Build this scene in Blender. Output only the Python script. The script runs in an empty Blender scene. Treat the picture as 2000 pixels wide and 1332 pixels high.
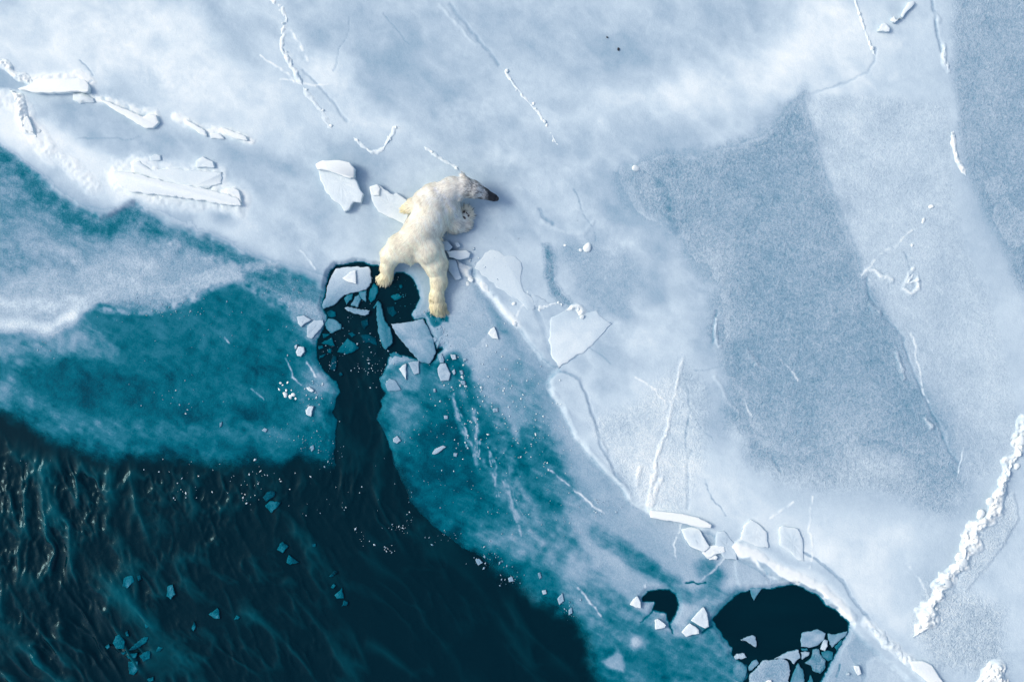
import bpy, math, random
import numpy as np
from mathutils import Vector

scene = bpy.context.scene
COL = scene.collection
S = 125.0                       # photo pixels per metre on the water plane
def WX(px): return (px - 1000.0) / S
def WY(py): return (666.0 - py) / S

# ---------------------------------------------------------------- camera
cam_d = bpy.data.cameras.new('camera')
cam = bpy.data.objects.new('camera', cam_d); COL.objects.link(cam)
CAM_H = 18.0
cam.location = (0, 0, CAM_H)
cam_d.sensor_width = 36.0
cam_d.lens = 36.0 * CAM_H / (2000 / S)
cam_d.clip_end = 2000
scene.camera = cam

# ---------------------------------------------------------------- sky and sun
SUN_EL = math.radians(40)
SUN_DIR = Vector((-0.95, 0.22, 0)).normalized() * math.cos(SUN_EL) + Vector((0, 0, math.sin(SUN_EL)))
world = bpy.data.worlds.new('World'); scene.world = world
world.use_nodes = True
wn = world.node_tree.nodes; wl = world.node_tree.links
bg = wn['Background']
sky = wn.new('ShaderNodeTexSky'); sky.sky_type = 'NISHITA'; sky.sun_disc = False
sky.sun_elevation = SUN_EL
sky.sun_rotation = math.atan2(SUN_DIR.x, SUN_DIR.y)
sky.air_density = 1.0; sky.dust_density = 2.6; sky.ozone_density = 1.0
wl.new(sky.outputs[0], bg.inputs[0])
bg.inputs[1].default_value = 0.14
sun_d = bpy.data.lights.new('sun', 'SUN'); sun_d.energy = 1.25; sun_d.angle = math.radians(19)
sun_d.color = (1.0, 0.95, 0.88)
sun = bpy.data.objects.new('sun', sun_d); COL.objects.link(sun)
sun.rotation_euler = (-SUN_DIR).to_track_quat('-Z', 'Y').to_euler()
sun.location = SUN_DIR * 40
scene.view_settings.view_transform = 'Standard'
scene.view_settings.look = 'None'
scene.view_settings.gamma = 1.0
scene.view_settings.use_curve_mapping = False
scene.view_settings.exposure = 0.49
scene.cycles.transparent_max_bounces = 16
scene.cycles.max_bounces = 6
scene.cycles.use_denoising = True

# ---------------------------------------------------------------- noise and distance fields
_rng = np.random.default_rng(7)
_PERM = _rng.random((64, 256, 256)).astype(np.float32)
def vnoise(x, y, seed):
    tab = _PERM[seed % 64]
    xi = np.floor(x).astype(np.int64); yi = np.floor(y).astype(np.int64)
    fx = (x - xi).astype(np.float32); fy = (y - yi).astype(np.float32)
    fx = fx * fx * (3 - 2 * fx); fy = fy * fy * (3 - 2 * fy)
    x0 = xi & 255; x1 = (xi + 1) & 255; y0 = yi & 255; y1 = (yi + 1) & 255
    a = tab[x0, y0]; b = tab[x1, y0]; c = tab[x0, y1]; d = tab[x1, y1]
    return (a + (b - a) * fx) * (1 - fy) + (c + (d - c) * fx) * fy
def fbm(x, y, seed, octv=4, gain=0.5):
    s = 0.0; a = 1.0; n = 0.0
    for o in range(octv):
        s = s + a * (vnoise(x * 2 ** o + 17.3 * o, y * 2 ** o - 9.1 * o, seed + o) - 0.5); n += a; a *= gain
    return s / n * 2
def sstep(a, b, x):
    t = np.clip((x - a) / (b - a), 0, 1); return t * t * (3 - 2 * t)
def sd_poly(X, Y, pts):
    d2 = np.full(X.shape, 1e12, np.float32); ins = np.zeros(X.shape, bool)
    n = len(pts)
    for i in range(n):
        ax, ay = pts[i]; bx, by = pts[(i + 1) % n]
        ex, ey = bx - ax, by - ay; ee = ex * ex + ey * ey + 1e-9
        wx = X - ax; wy = Y - ay
        h = np.clip((wx * ex + wy * ey) / ee, 0, 1)
        d2 = np.minimum(d2, (wx - ex * h) ** 2 + (wy - ey * h) ** 2)
        if ay != by:
            ins ^= ((ay <= Y) != (by <= Y)) & (wx < (Y - ay) * (ex / ey))
    d = np.sqrt(d2); return np.where(ins, -d, d)
def sd_line(X, Y, pts):
    d2 = np.full(X.shape, 1e12, np.float32)
    for (ax, ay), (bx, by) in zip(pts[:-1], pts[1:]):
        ex, ey = bx - ax, by - ay; ee = ex * ex + ey * ey + 1e-9
        wx = X - ax; wy = Y - ay
        h = np.clip((wx * ex + wy * ey) / ee, 0, 1)
        d2 = np.minimum(d2, (wx - ex * h) ** 2 + (wy - ey * h) ** 2)
    return np.sqrt(d2)

# ---------------------------------------------------------------- mesh helpers
def link(name, me, mat=None, parent=None, smooth=False):
    if mat is not None: me.materials.append(mat)
    if smooth: me.polygons.foreach_set('use_smooth', np.ones(len(me.polygons), bool))
    o = bpy.data.objects.new(name, me); COL.objects.link(o)
    if parent is not None: o.parent = parent
    return o
def np_mesh(name, co, quads, attrs=None, tris=None, ngon=None):
    me = bpy.data.meshes.new(name)
    me.vertices.add(len(co)); me.vertices.foreach_set('co', np.asarray(co, np.float32).ravel())
    idx = []; tot = []
    if quads is not None and len(quads):
        idx.append(np.asarray(quads, np.int32).ravel()); tot.append(np.full(len(quads), 4, np.int32))
    if tris is not None and len(tris):
        idx.append(np.asarray(tris, np.int32).ravel()); tot.append(np.full(len(tris), 3, np.int32))
    if ngon is not None:
        idx.append(np.asarray(ngon, np.int32)); tot.append(np.array([len(ngon)], np.int32))
    idx = np.concatenate(idx); tot = np.concatenate(tot)
    me.loops.add(len(idx)); me.loops.foreach_set('vertex_index', idx)
    me.polygons.add(len(tot))
    me.polygons.foreach_set('loop_start', np.concatenate([[0], np.cumsum(tot)[:-1]]).astype(np.int32))
    me.polygons.foreach_set('loop_total', tot)
    for k, v in (attrs or {}).items():
        v = np.asarray(v, np.float32)
        if v.ndim == 1:
            me.attributes.new(k, 'FLOAT', 'POINT').data.foreach_set('value', v)
        else:
            c = np.ones((len(v), 4), np.float32); c[:, :3] = v
            me.attributes.new(k, 'FLOAT_COLOR', 'POINT').data.foreach_set('color', c.ravel())
    me.update(calc_edges=True)
    return me
def grid_mesh(name, X, Y, Z, keep=None, attrs=None):
    ny, nx = X.shape
    idx = np.arange(nx * ny).reshape(ny, nx)
    q = np.stack([idx[:-1, :-1], idx[1:, :-1], idx[1:, 1:], idx[:-1, 1:]], -1)
    if keep is not None:
        q = q[keep]
    q = q.reshape(-1, 4)
    used = np.zeros(nx * ny, bool); used[q.ravel()] = True
    remap = np.cumsum(used) - 1
    co = np.stack([X.ravel(), Y.ravel(), Z.ravel()], -1)[used]
    at = {k: v.reshape(ny * nx, *v.shape[2:])[used] for k, v in (attrs or {}).items()}
    return np_mesh(name, co, remap[q], at)
def axis(lo, hi, step, far, n=16):
    core = np.arange(lo, hi + step, step, dtype=np.float64)
    g = np.geomspace(step * 2, far, n)
    return np.concatenate([(core[0] - g)[::-1], core, core[-1] + g])
def tag(o, label=None, cat=None, group=None, kind=None):
    if label: o['label'] = label
    if cat: o['category'] = cat
    if group: o['group'] = group
    if kind: o['kind'] = kind
    elif cat: o['kind'] = 'thing'
    return o

# ---------------------------------------------------------------- materials
def s2l(c): return tuple(((v / 255) / 12.92 if v / 255 <= 0.04045 else ((v / 255 + 0.055) / 1.055) ** 2.4) for v in c)
# ice thickness -> real colour of the ice: thin film over black sea ... clear teal ice ... grey ice ... snow
GAIN = (1.00, 0.985, 0.895)
RAMP = [(0.00, (1, 26, 38)), (0.12, (0, 42, 58)), (0.24, (0, 72, 94)), (0.34, (0, 100, 122)), (0.44, (42, 119, 144)),
        (0.54, (92, 142, 169)), (0.64, (133, 164, 190)), (0.74, (168, 189, 210)), (0.84, (197, 214, 230)),
        (0.93, (222, 233, 243)), (1.00, (240, 245, 250))]
def new_mat(name):
    m = bpy.data.materials.new(name); m.use_nodes = True
    nt = m.node_tree; b = nt.nodes['Principled BSDF']
    return m, nt.nodes, nt.links, b
def mathn(N, L, op, a, b=None, c=None):
    n = N.new('ShaderNodeMath'); n.operation = op
    for i, v in enumerate((a, b, c)):
        if v is None: continue
        if isinstance(v, (int, float)): n.inputs[i].default_value = v
        else: L.new(v, n.inputs[i])
    return n.outputs[0]
def noise(N, L, vec, scale, detail=2, rough=0.5):
    n = N.new('ShaderNodeTexNoise'); n.inputs['Scale'].default_value = scale
    n.inputs['Detail'].default_value = detail; n.inputs['Roughness'].default_value = rough
    L.new(vec, n.inputs['Vector']); return n.outputs['Fac']
def ice_material(name, alpha):
    m, N, L, b = new_mat(name)
    geo = N.new('ShaderNodeNewGeometry'); pos = geo.outputs['Position']
    def at(nm):
        a = N.new('ShaderNodeAttribute'); a.attribute_name = nm; return a.outputs['Fac']
    t = at('thickness'); grain = at('grain')
    n1 = noise(N, L, pos, 34, 2, 0.6); n2 = noise(N, L, pos, 11, 2, 0.6); n3 = noise(N, L, pos, 75, 1, 0.5)
    s = mathn(N, L, 'ADD', mathn(N, L, 'SUBTRACT', n1, 0.5), mathn(N, L, 'MULTIPLY', mathn(N, L, 'SUBTRACT', n2, 0.5), 0.55))
    s = mathn(N, L, 'ADD', s, mathn(N, L, 'MULTIPLY', mathn(N, L, 'SUBTRACT', n3, 0.5), 0.8))
    tt = mathn(N, L, 'MULTIPLY_ADD', s, grain, t)
    ramp = N.new('ShaderNodeValToRGB'); el = ramp.color_ramp.elements
    for i, (p, c) in enumerate(RAMP):
        e = el[i] if i < 2 else el.new(p)
        e.position = p
        l = s2l(c); e.color = (l[0] * GAIN[0], l[1] * GAIN[1], l[2] * GAIN[2], 1)
    L.new(tt, ramp.inputs[0]); L.new(ramp.outputs[0], b.inputs['Base Color'])
    rr = N.new('ShaderNodeMapRange'); rr.inputs['From Min'].default_value = 0.2; rr.inputs['From Max'].default_value = 0.8
    rr.inputs['To Min'].default_value = 0.35; rr.inputs['To Max'].default_value = 0.75
    L.new(t, rr.inputs['Value']); L.new(rr.outputs[0], b.inputs['Roughness'])
    b.inputs['IOR'].default_value = 1.31
    b.inputs['Specular IOR Level'].default_value = 0.05
    bump = N.new('ShaderNodeBump'); bump.inputs['Distance'].default_value = 0.02
    L.new(s, bump.inputs['Height'])
    L.new(mathn(N, L, 'MULTIPLY', grain, 2.8), bump.inputs['Strength'])
    L.new(bump.outputs[0], b.inputs['Normal'])
    if alpha: L.new(at('cover'), b.inputs['Alpha'])
    return m
MAT_ICE = ice_material('sea_ice', True)
MAT_SLAB = ice_material('ice_block', False)
# ================================================================ sea ice: one sheet with real relief
ax_x = axis(-160, 2160, 2.0, 9000, 22)
ax_y = axis(-120, 1450, 2.0, 9000, 22)
PX, PY = [a.astype(np.float32) for a in np.meshgrid(ax_x, ax_y)]
WXF = PX + 9 * fbm(PX / 70, PY / 70, 1, 3) + 4 * fbm(PX / 18, PY / 18, 5, 3)
WYF = PY + 9 * fbm(PX / 70, PY / 70, 11, 3) + 4 * fbm(PX / 18, PY / 18, 15, 3)
FX = PX + 2.4 * fbm(PX / 9, PY / 9, 21, 3) + 3.0 * fbm(PX / 28, PY / 28, 22, 2)            # small wobble for crisp broken edges
FY = PY + 2.4 * fbm(PX / 9, PY / 9, 25, 3) + 3.0 * fbm(PX / 28, PY / 28, 26, 2)
N_MID = fbm(PX / 45, PY / 45, 31, 4)
N_BIG = fbm(PX / 150, PY / 150, 35, 4)
N_FINE = fbm(PX / 9, PY / 9, 39, 3)
T = np.full(PX.shape, 0.79, np.float32)               # ice thickness as seen: 0 black water ... 1 snow
G = np.full(PX.shape, 0.055, np.float32)               # frost grain
H = np.zeros(PX.shape, np.float32)                    # relief above the sheet, metres

def window(pts, pad):
    xs = [p[0] for p in pts]; ys = [p[1] for p in pts]
    i0, i1 = np.searchsorted(ax_x, [min(xs) - pad, max(xs) + pad]); j0, j1 = np.searchsorted(ax_y, [min(ys) - pad, max(ys) + pad])
    return slice(j0, j1), slice(i0, i1)
def poly(pts, val=None, feather=12, amt=1.0, rag=0.0, grain=None, h=None, crisp=False, hf=None):
    w_ = window(pts, feather * 2 + 40)
    X, Y = (FX, FY) if crisp else (WXF, WYF)
    sd = sd_poly(X[w_], Y[w_], pts)
    w = sstep(feather, -feather, sd + rag * N_MID[w_]) * amt
    if val is not None: T[w_] += (val - T[w_]) * w
    if grain is not None: G[w_] += (grain - G[w_]) * w
    if h is not None:
        f = hf or 3
        H[w_] += h * sstep(f, -f, sd)
def blob(x, y, rx, ry, ang, val, amt=1.0, grain=None):
    r = max(rx, ry) * 2.4
    w_ = window([(x - r, y - r), (x + r, y + r)], 20)
    a = math.radians(ang); dx = WXF[w_] - x; dy = WYF[w_] - y
    u = (dx * math.cos(a) + dy * math.sin(a)) / rx; v = (-dx * math.sin(a) + dy * math.cos(a)) / ry
    w = np.exp(-(u * u + v * v)) * amt * np.clip(1 + 0.5 * N_MID[w_], 0, 1.3)
    w = np.clip(w, 0, 1)
    T[w_] += (val - T[w_]) * w
    if grain is not None: G[w_] += (grain - G[w_]) * w
def stroke(pts, width, val=None, amt=1.0, h=0.0, soft=0.6, breakup=0.0, crisp=True, hw=None):
    w_ = window(pts, width * 2 + 30)
    X, Y = (FX, FY) if crisp else (WXF, WYF)
    d = sd_line(X[w_], Y[w_], pts)
    w = sstep(width * (1 + soft), width * (1 - soft), d)
    br = np.clip(1 - breakup + breakup * 2.2 * (0.5 + N_FINE[w_]), 0, 1.4) if breakup else 1.0
    if val is not None: T[w_] += (val - T[w_]) * np.clip(w * amt * br, 0, 1)
    if h:
        q = np.clip(1 - (d / (hw or width * 1.3)) ** 2, 0, 1)
        H[w_] += h * q * br

# --- open water: the sea with a soft slushy rim, and the crisp broken holes
SEA = [(-12000, 700), (-400, 780), (0, 800), (60, 832), (120, 866), (200, 888), (400, 895), (560, 905), (652, 893), (775, 900), (800, 980),
       (860, 1040), (930, 1080), (1000, 1118), (1060, 1172), (1110, 1190), (1150, 1255), (1175, 1340), (1260, 1900), (1600, 12000), (-12000, 12000)]
def z3(pts): return [(580 + x / 3.33, 480 + y / 3.33) for x, y in pts]
def z4(pts): return [(1150 + x / 3.333, 960 + y / 3.333) for x, y in pts]
def z7(pts): return [(x / 2.857, 866 + y / 2.857) for x, y in pts]
HOLE = z3([(255, 125), (340, 108), (440, 112), (500, 122), (545, 128), (575, 190), (620, 215), (650, 165), (700, 165), (745, 205), (775, 255), (792, 300),
           (800, 350), (778, 405), (752, 445), (765, 475), (800, 480), (830, 470), (850, 520), (868, 560), (890, 600), (905, 660), (930, 655), (955, 640),
           (948, 675), (905, 735), (860, 775), (800, 760), (770, 745), (700, 725), (640, 700), (606, 720), (600, 745), (575, 820), (545, 870), (560, 915),
           (582, 962), (548, 1000), (552, 1050), (520, 1130), (572, 1200), (600, 1270), (622, 1335), (655, 1465), (733, 1648), (882, 1815), (1049, 1938), (1199, 2015), (1250, 2080), (1066, 2165), (400, 1760), (245, 1450), (236, 1400), (238, 1330),
           (250, 1200), (258, 1140), (230, 1090), (245, 1040), (262, 980), (272, 930), (255, 885), (215, 862), (175, 830), (148, 780), (128, 730), (120, 680),
           (130, 610), (160, 555), (190, 500), (183, 460), (163, 408), (175, 330), (190, 250), (205, 200)])
FOOT_HOLE = z3([(858, 450), (900, 425), (960, 425), (992, 470), (985, 500), (950, 500), (930, 530), (905, 540), (880, 520)])
POND = z4([(795, 835), (880, 730), (960, 660), (1050, 632), (1130, 625), (1190, 628), (1250, 620), (1310, 600), (1360, 600), (1440, 640), (1500, 672), (1530, 700),
           (1545, 735), (1600, 755), (1640, 800), (1700, 852), (1680, 930), (1660, 970), (1640, 1000), (1610, 1060), (1570, 1110), (1530, 1200),
           (1500, 1260), (1440, 1330), (1200, 1340), (1010, 1310), (1000, 1240), (1028, 1190), (1025, 1130), (940, 1085), (925, 1060), (935, 1015), (880, 960), (840, 890)])
NOTCH = z4([(358, 695), (400, 655), (450, 637), (520, 640), (555, 660), (565, 720), (558, 780), (540, 830), (522, 850), (500, 830), (490, 790), (415, 770), (430, 722), (365, 715)])
NOTCH = [(1289 + (x - 1289) * 1.16, 1180 + (y - 1180) * 1.12) for x, y in NOTCH]

# --- soft clouds of snow and bare grey ice, upper part
for b_ in [(60, 40, 150, 70, 0, .84), (330, 80, 200, 80, 10, .88), (460, 190, 150, 80, 20, .87), (140, 120, 120, 40, 5, .86), (610, 40, 60, 70, 0, .80),
           (700, 120, 110, 110, 0, .71), (780, 40, 90, 70, 0, .75), (480, 80, 70, 50, 20, .78), (860, 200, 110, 90, 30, .73), (640, 150, 50, 60, 60, .85),
           (600, 250, 150, 50, 15, .83), (1000, 60, 110, 70, 60, .79), (1200, 80, 220, 90, 0, .735), (1400, 40, 120, 60, 0, .735),
           (1330, 190, 200, 38, -12, .87), (1500, 120, 110, 45, -35, .85), (1620, 60, 80, 90, 0, .89), (1680, 130, 110, 60, -20, .86), (1780, 60, 60, 80, 0, .82),
           (1000, 320, 160, 60, 0, .76), (1250, 270, 120, 40, -10, .75), (960, 420, 70, 60, 0, .74), (740, 260, 90, 40, 20, .84), (820, 300, 60, 40, 20, .80),
           (690, 330, 90, 60, 20, .72), (700, 420, 60, 40, 20, .79), (640, 470, 110, 50, 10, .79), (560, 330, 90, 40, 20, .80), (1100, 420, 60, 60, 0, .79), (1180, 440, 40, 50, 20, .72), (1340, 480, 60, 40, 30, .80), (1230, 640, 60, 40, 0, .73), (1000, 450, 50, 60, 0, .77),
           (1230, 470, 90, 70, 0, .77), (1300, 380, 120, 70, 0, .70), (1190, 560, 120, 60, 0, .74), (1330, 560, 70, 90, 0, .80), (1300, 650, 90, 60, 0, .79),
           (1240, 760, 90, 100, 0, .78), (1270, 880, 80, 140, 0, .86), (1360, 830, 60, 110, 10, .83), (1400, 960, 80, 60, 20, .86), (1450, 980, 120, 50, 30, .86)]:
    blob(*b_)
for p_, w_, v_ in [([(1210, 480), (1180, 560), (1200, 640), (1260, 690)], 26, .83), ([(1330, 420), (1350, 520), (1340, 620), (1300, 700)], 30, .82), ([(1250, 430), (1290, 500), (1280, 580)], 18, .70),
                   ([(1060, 360), (1120, 390), (1160, 430)], 20, .81), ([(960, 300), (1040, 330), (1140, 340)], 22, .80), ([(1130, 640), (1220, 700), (1330, 730)], 22, .73), ([(560, 60), (600, 140), (680, 200)], 24, .84),
                   ([(720, 160), (800, 120), (880, 60)], 26, .72), ([(900, 230), (1000, 200), (1090, 240)], 26, .81), ([(1100, 130), (1220, 160), (1300, 130)], 24, .75), ([(400, 20), (470, 70), (500, 130)], 20, .74), ([(200, 60), (280, 130), (400, 170)], 26, .90)]:
    stroke(p_, w_, v_, .6, soft=1.0, breakup=.3, crisp=False)
# --- big bare wedge of grey ice, right of centre
poly([(1565, 190), (1590, 260), (1615, 340), (1655, 450), (1690, 540), (1740, 640), (1790, 740), (1830, 820), (1860, 890), (1885, 950), (1850, 1000), (1700, 960), (1560, 950),
      (1480, 920), (1420, 830), (1400, 720), (1380, 640), (1390, 560), (1330, 480), (1250, 400), (1210, 350), (1260, 320), (1380, 290), (1470, 260), (1520, 235)],
     .65, 26, .97, 18, grain=.27)
poly([(1605, 330), (1655, 450), (1690, 540), (1780, 720), (1850, 860), (1885, 940), (2000, 900), (1950, 640), (1860, 420), (1850, 200), (1600, 190), (1575, 210)], .79, 10, .9, 5, grain=.18)
blob(1480, 480, 130, 130, 0, .625, .6); blob(1560, 780, 160, 130, 20, .63, .6); blob(1400, 640, 40, 60, 0, .66, .5); blob(1420, 760, 60, 60, 0, .66, .6)
blob(1810, 840, 60, 90, -35, .61, .6)
poly([(1840, -400), (1860, 90), (1868, 250), (1885, 340), (1930, 440), (1975, 540), (2010, 610), (2200, 720), (9000, 1200), (9000, -9000), (1700, -9000)], .725, 14, .95, 6, grain=.25)
blob(1960, 420, 60, 120, -20, .67, .7); blob(1930, 60, 80, 80, 0, .72, .7)
for b_ in [(1970, 770, 90, 80, 0, .80), (1990, 1120, 110, 150, 0, .82), (1870, 1230, 90, 60, 0, .80), (1880, 1000, 60, 60, 0, .75), (1690, 1030, 150, 130, 0, .86), (1600, 1010, 90, 70, 20, .83),
           (1700, 950, 120, 70, 0, .79), (1620, 1100, 120, 70, 30, .87), (1740, 1180, 90, 80, 40, .86), (1560, 950, 60, 40, 0, .72), (1500, 1010, 100, 50, 20, .86), (1820, 1100, 50, 90, 25, .79)]:
    blob(*b_)
for b_ in [(1370, 560, 60, 90, 0, .74, .7), (1390, 700, 50, 80, 10, .75, .7), (1430, 830, 60, 70, 30, .76, .7), (1500, 930, 90, 50, 20, .78, .75), (1620, 960, 110, 45, 10, .76, .7), (1760, 970, 90, 40, 10, .74, .6), (1260, 380, 60, 50, 0, .70, .5)]:
    blob(*b_)
# dark veins in the ice
for p_, w_, v_ in [([(1290, 360), (1312, 400), (1300, 430), (1315, 450)], 10, .50), ([(1215, 330), (1250, 350)], 10, .62),
                   ([(1200, 600), (1225, 610)], 14, .66), ([(1140, 515), (1150, 507)], 5, .6)]:
    stroke(p_, w_, v_, .42, soft=.95, crisp=False)
# --- the grey refrozen pool and snowy shelf, upper left
poly([(150, 200), (200, 205), (300, 258), (400, 275), (440, 282), (490, 285), (600, 330), (650, 370), (640, 430), (500, 430), (470, 390), (430, 310), (300, 320), (240, 330), (140, 270), (60, 225)], .745, 14, .9, 8)
poly([(-400, 60), (0, 140), (28, 150), (62, 165), (40, 176), (0, 178), (-400, 120)], .66, 5, .9)
blob(250, 215, 60, 18, 20, .68, .7); blob(430, 275, 80, 16, 10, .70, .5); blob(470, 330, 40, 40, 0, .70, .6)
stroke([(-60, 215), (40, 250), (130, 295), (200, 345), (300, 395), (470, 415)], 34, .90, .9, soft=.8, crisp=False)
stroke([(0, 245), (60, 262), (150, 320), (230, 380)], 16, .86, .8, soft=.8, crisp=False)
poly([(-60, 170), (40, 185), (58, 215), (45, 240), (80, 280), (0, 250), (-60, 240)], .90, 10, .8)
blob(380, 425, 90, 18, 10, .80, .8); blob(340, 425, 60, 20, 0, .72, .7); blob(560, 440, 90, 25, 20, .79, .8)
blob(445, 425, 25, 16, 0, .62, .7)
for p_, w_, v_ in [([(60, 160), (110, 150), (160, 150), (185, 165)], 9, .93), ([(185, 195), (215, 195), (260, 212), (310, 225)], 8, .92), ([(350, 232), (400, 250), (450, 258), (490, 272)], 7, .91), ([(230, 335), (300, 350), (400, 372), (470, 390)], 20, .92),
                   ([(270, 318), (340, 335), (430, 345)], 16, .88), ([(235, 365), (300, 388), (400, 400), (470, 410)], 12, .86), ([(0, 195), (40, 205), (60, 240), (90, 285)], 16, .93), ([(100, 300), (150, 335), (180, 365)], 14, .90)]:
    stroke(p_, w_, v_, .85, soft=.95, breakup=.45, crisp=False, h=.012)
# --- thin teal ice, left
poly([(-12000, -600), (-300, 160), (0, 283), (55, 322), (95, 368), (150, 408), (200, 428), (268, 398), (310, 432), (380, 458), (450, 490), (520, 515), (600, 548), (645, 575), (700, 600), (700, 1500), (-12000, 1500)],
     .53, 7, .96, 7, grain=.20)
for b_ in [(60, 440, 120, 70, 20, .58), (230, 510, 140, 60, 15, .63), (90, 575, 180, 45, 0, .70), (340, 530, 110, 40, 0, .67), (440, 530, 80, 26, 20, .62), (300, 455, 50, 40, 0, .58), (160, 470, 50, 50, 0, .58),
           (20, 600, 120, 30, 0, .72), (590, 600, 60, 30, 30, .60), (500, 545, 60, 22, 20, .62), (560, 640, 50, 30, 40, .52), (30, 370, 60, 40, 30, .56), (600, 560, 40, 30, 0, .5), (360, 490, 60, 25, 20, .66)]:
    blob(*b_)
stroke([(-60, 290), (0, 310), (50, 348), (92, 390), (145, 428), (200, 446), (265, 420), (308, 452), (375, 478), (445, 510), (515, 535), (590, 568), (640, 600)], 20, .42, .8, soft=.9, breakup=.5, crisp=False)
stroke([(360, 465), (420, 490), (480, 520), (540, 545), (600, 570)], 24, .42, .6, soft=.9, breakup=.4, crisp=False)
LOW = [(-12000, 660), (-300, 640), (0, 640), (60, 646), (100, 656), (130, 640), (160, 602), (185, 590), (230, 600), (270, 610), (310, 605), (350, 590), (385, 585), (410, 562), (445, 548), (490, 556), (540, 580),
       (575, 615), (600, 645), (640, 690), (700, 700), (700, 1500), (-12000, 1500)]
poly(LOW, .325, 7, .97, 6, grain=.10)
stroke([(-60, 630), (40, 636), (105, 642), (135, 622), (160, 598)], 15, .96, 1.0, soft=.95, crisp=False)
for p_, w_, v_ in [([(160, 600), (200, 560), (260, 545)], 14, .74), ([(330, 565), (400, 545), (470, 522), (530, 520)], 12, .74), ([(200, 575), (290, 570), (370, 566)], 10, .72), ([(40, 560), (130, 545), (210, 520), (280, 520)], 16, .72),
                   ([(60, 470), (140, 500), (170, 540)], 12, .68), ([(330, 470), (380, 500), (450, 520)], 14, .68), ([(540, 590), (600, 600), (635, 625)], 12, .66), ([(0, 590), (80, 600), (140, 590)], 14, .80)]:
    stroke(p_, w_, v_, .7, soft=1.0, breakup=.5, crisp=False)
stroke([(140, 590), (165, 585), (190, 575)], 14, .76, .5, soft=.9, crisp=False)
stroke([(180, 600), (230, 608), (290, 612), (340, 598)], 5, .66, .6, soft=.8, breakup=.7)
stroke([(340, 596), (380, 582), (400, 565), (440, 548), (470, 540)], 8, .72, .7, soft=.9, breakup=.6)
stroke([(470, 555), (530, 580), (560, 605), (590, 640), (615, 665)], 8, .60, .6, soft=.9, breakup=.7)
stroke([(60, 690), (130, 660), (180, 672), (205, 690)], 18, .58, .8, soft=.95, crisp=False)
blob(20, 680, 80, 40, 0, .52); blob(60, 740, 50, 60, 0, .44); blob(10, 760, 60, 40, 0, .46); blob(170, 670, 60, 25, 20, .60, .7)
poly([(30, 760), (70, 710), (130, 695), (200, 712), (300, 750), (400, 785), (480, 800), (640, 790), (660, 900), (200, 860), (60, 800)], .265, 22, .85, 10)
blob(420, 720, 160, 40, 10, .29, .8); blob(330, 840, 300, 18, 2, .40, .9); blob(130, 820, 90, 20, 25, .42, .9); blob(500, 850, 150, 16, 0, .39, .8); blob(60, 790, 60, 18, 30, .42, .8); blob(620, 840, 40, 60, 0, .34)
blob(340, 650, 120, 40, 0, .30, .6); blob(470, 620, 70, 40, 0, .27, .6)
blob(620, 750, 30, 30, 60, .62, .9); blob(610, 800, 25, 18, 0, .5, .7); blob(622, 815, 20, 18, 0, .45, .6)
blob(645, 580, 30, 40, 0, .55, .7); blob(610, 620, 30, 30, 0, .6, .6)
# --- thin ice right of the channel
EDGE = [(880, 470), (905, 500), (925, 525), (945, 560), (985, 605), (1010, 635), (1035, 660), (1060, 700), (1088, 722), (1074, 750), (1078, 772), (1100, 800), (1120, 850), (1160, 892), (1195, 925),
        (1215, 950), (1228, 980), (1270, 1000), (1330, 1018), (1385, 1040), (1430, 1072), (1440, 1085), (1500, 1115), (1550, 1142), (1600, 1172), (1650, 1205), (1700, 1260), (1770, 1332), (1900, 1500)]
poly(EDGE + [(2400, 9000), (1100, 9000), (800, 1500), (760, 1300), (712, 900), (700, 720), (780, 640), (850, 590), (868, 520)], .69, 6, .95, 4, grain=.12)
blob(905, 600, 45, 70, 0, .77); blob(900, 560, 30, 50, 0, .80); blob(920, 650, 50, 30, 20, .72); blob(850, 560, 40, 50, 0, .74, .8)
blob(985, 640, 14, 50, -30, .55, .8); blob(1010, 740, 60, 70, -30, .585); blob(955, 590, 10, 50, -35, .60, .8); blob(1045, 780, 30, 60, -35, .56)
poly([(735, 745), (765, 712), (810, 705), (850, 712), (885, 690), (915, 715), (950, 750), (975, 800), (995, 850), (1035, 890), (1070, 930), (1110, 1000), (1135, 1080), (1180, 1130), (1300, 1250), (1300, 1600), (700, 1400), (650, 1000)],
     .315, 11, .95, 10, grain=.10)
poly([(1130, 1180), (1230, 1195), (1330, 1245), (1400, 1290), (1440, 1340), (1500, 1500), (1100, 1500)], .345, 8, .8, 8)
for b_ in [(770, 800, 25, 50, 0, .52), (790, 740, 40, 25, 0, .55), (860, 735, 30, 25, 0, .46), (790, 820, 20, 35, 0, .55, .8), (880, 880, 60, 60, 0, .27), (830, 960, 60, 60, 30, .27), (900, 820, 50, 60, 0, .29),
           (985, 960, 20, 60, -25, .46), (1030, 1010, 36, 30, 30, .50), (980, 1050, 45, 30, 0, .60), (1010, 1075, 34, 20, 0, .56), (1080, 1050, 60, 24, 30, .46), (1120, 1110, 60, 40, 30, .60), (1180, 1130, 80, 30, 20, .63),
           (1075, 900, 30, 80, -28, .36), (1040, 870, 30, 40, -30, .33), (1120, 960, 25, 50, -28, .47), (1160, 1010, 80, 40, 30, .60), (1220, 1060, 90, 30, 20, .62), (1300, 1090, 90, 35, 15, .66), (1180, 940, 40, 60, -35, .64),
           (1150, 1190, 40, 30, 30, .52), (1160, 1230, 30, 30, 0, .46), (1200, 1240, 30, 20, 0, .46), (1240, 1205, 60, 16, 15, .46), (1060, 1135, 40, 18, 35, .34), (1240, 1160, 30, 16, 0, .62)]:
    blob(*b_)
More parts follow.
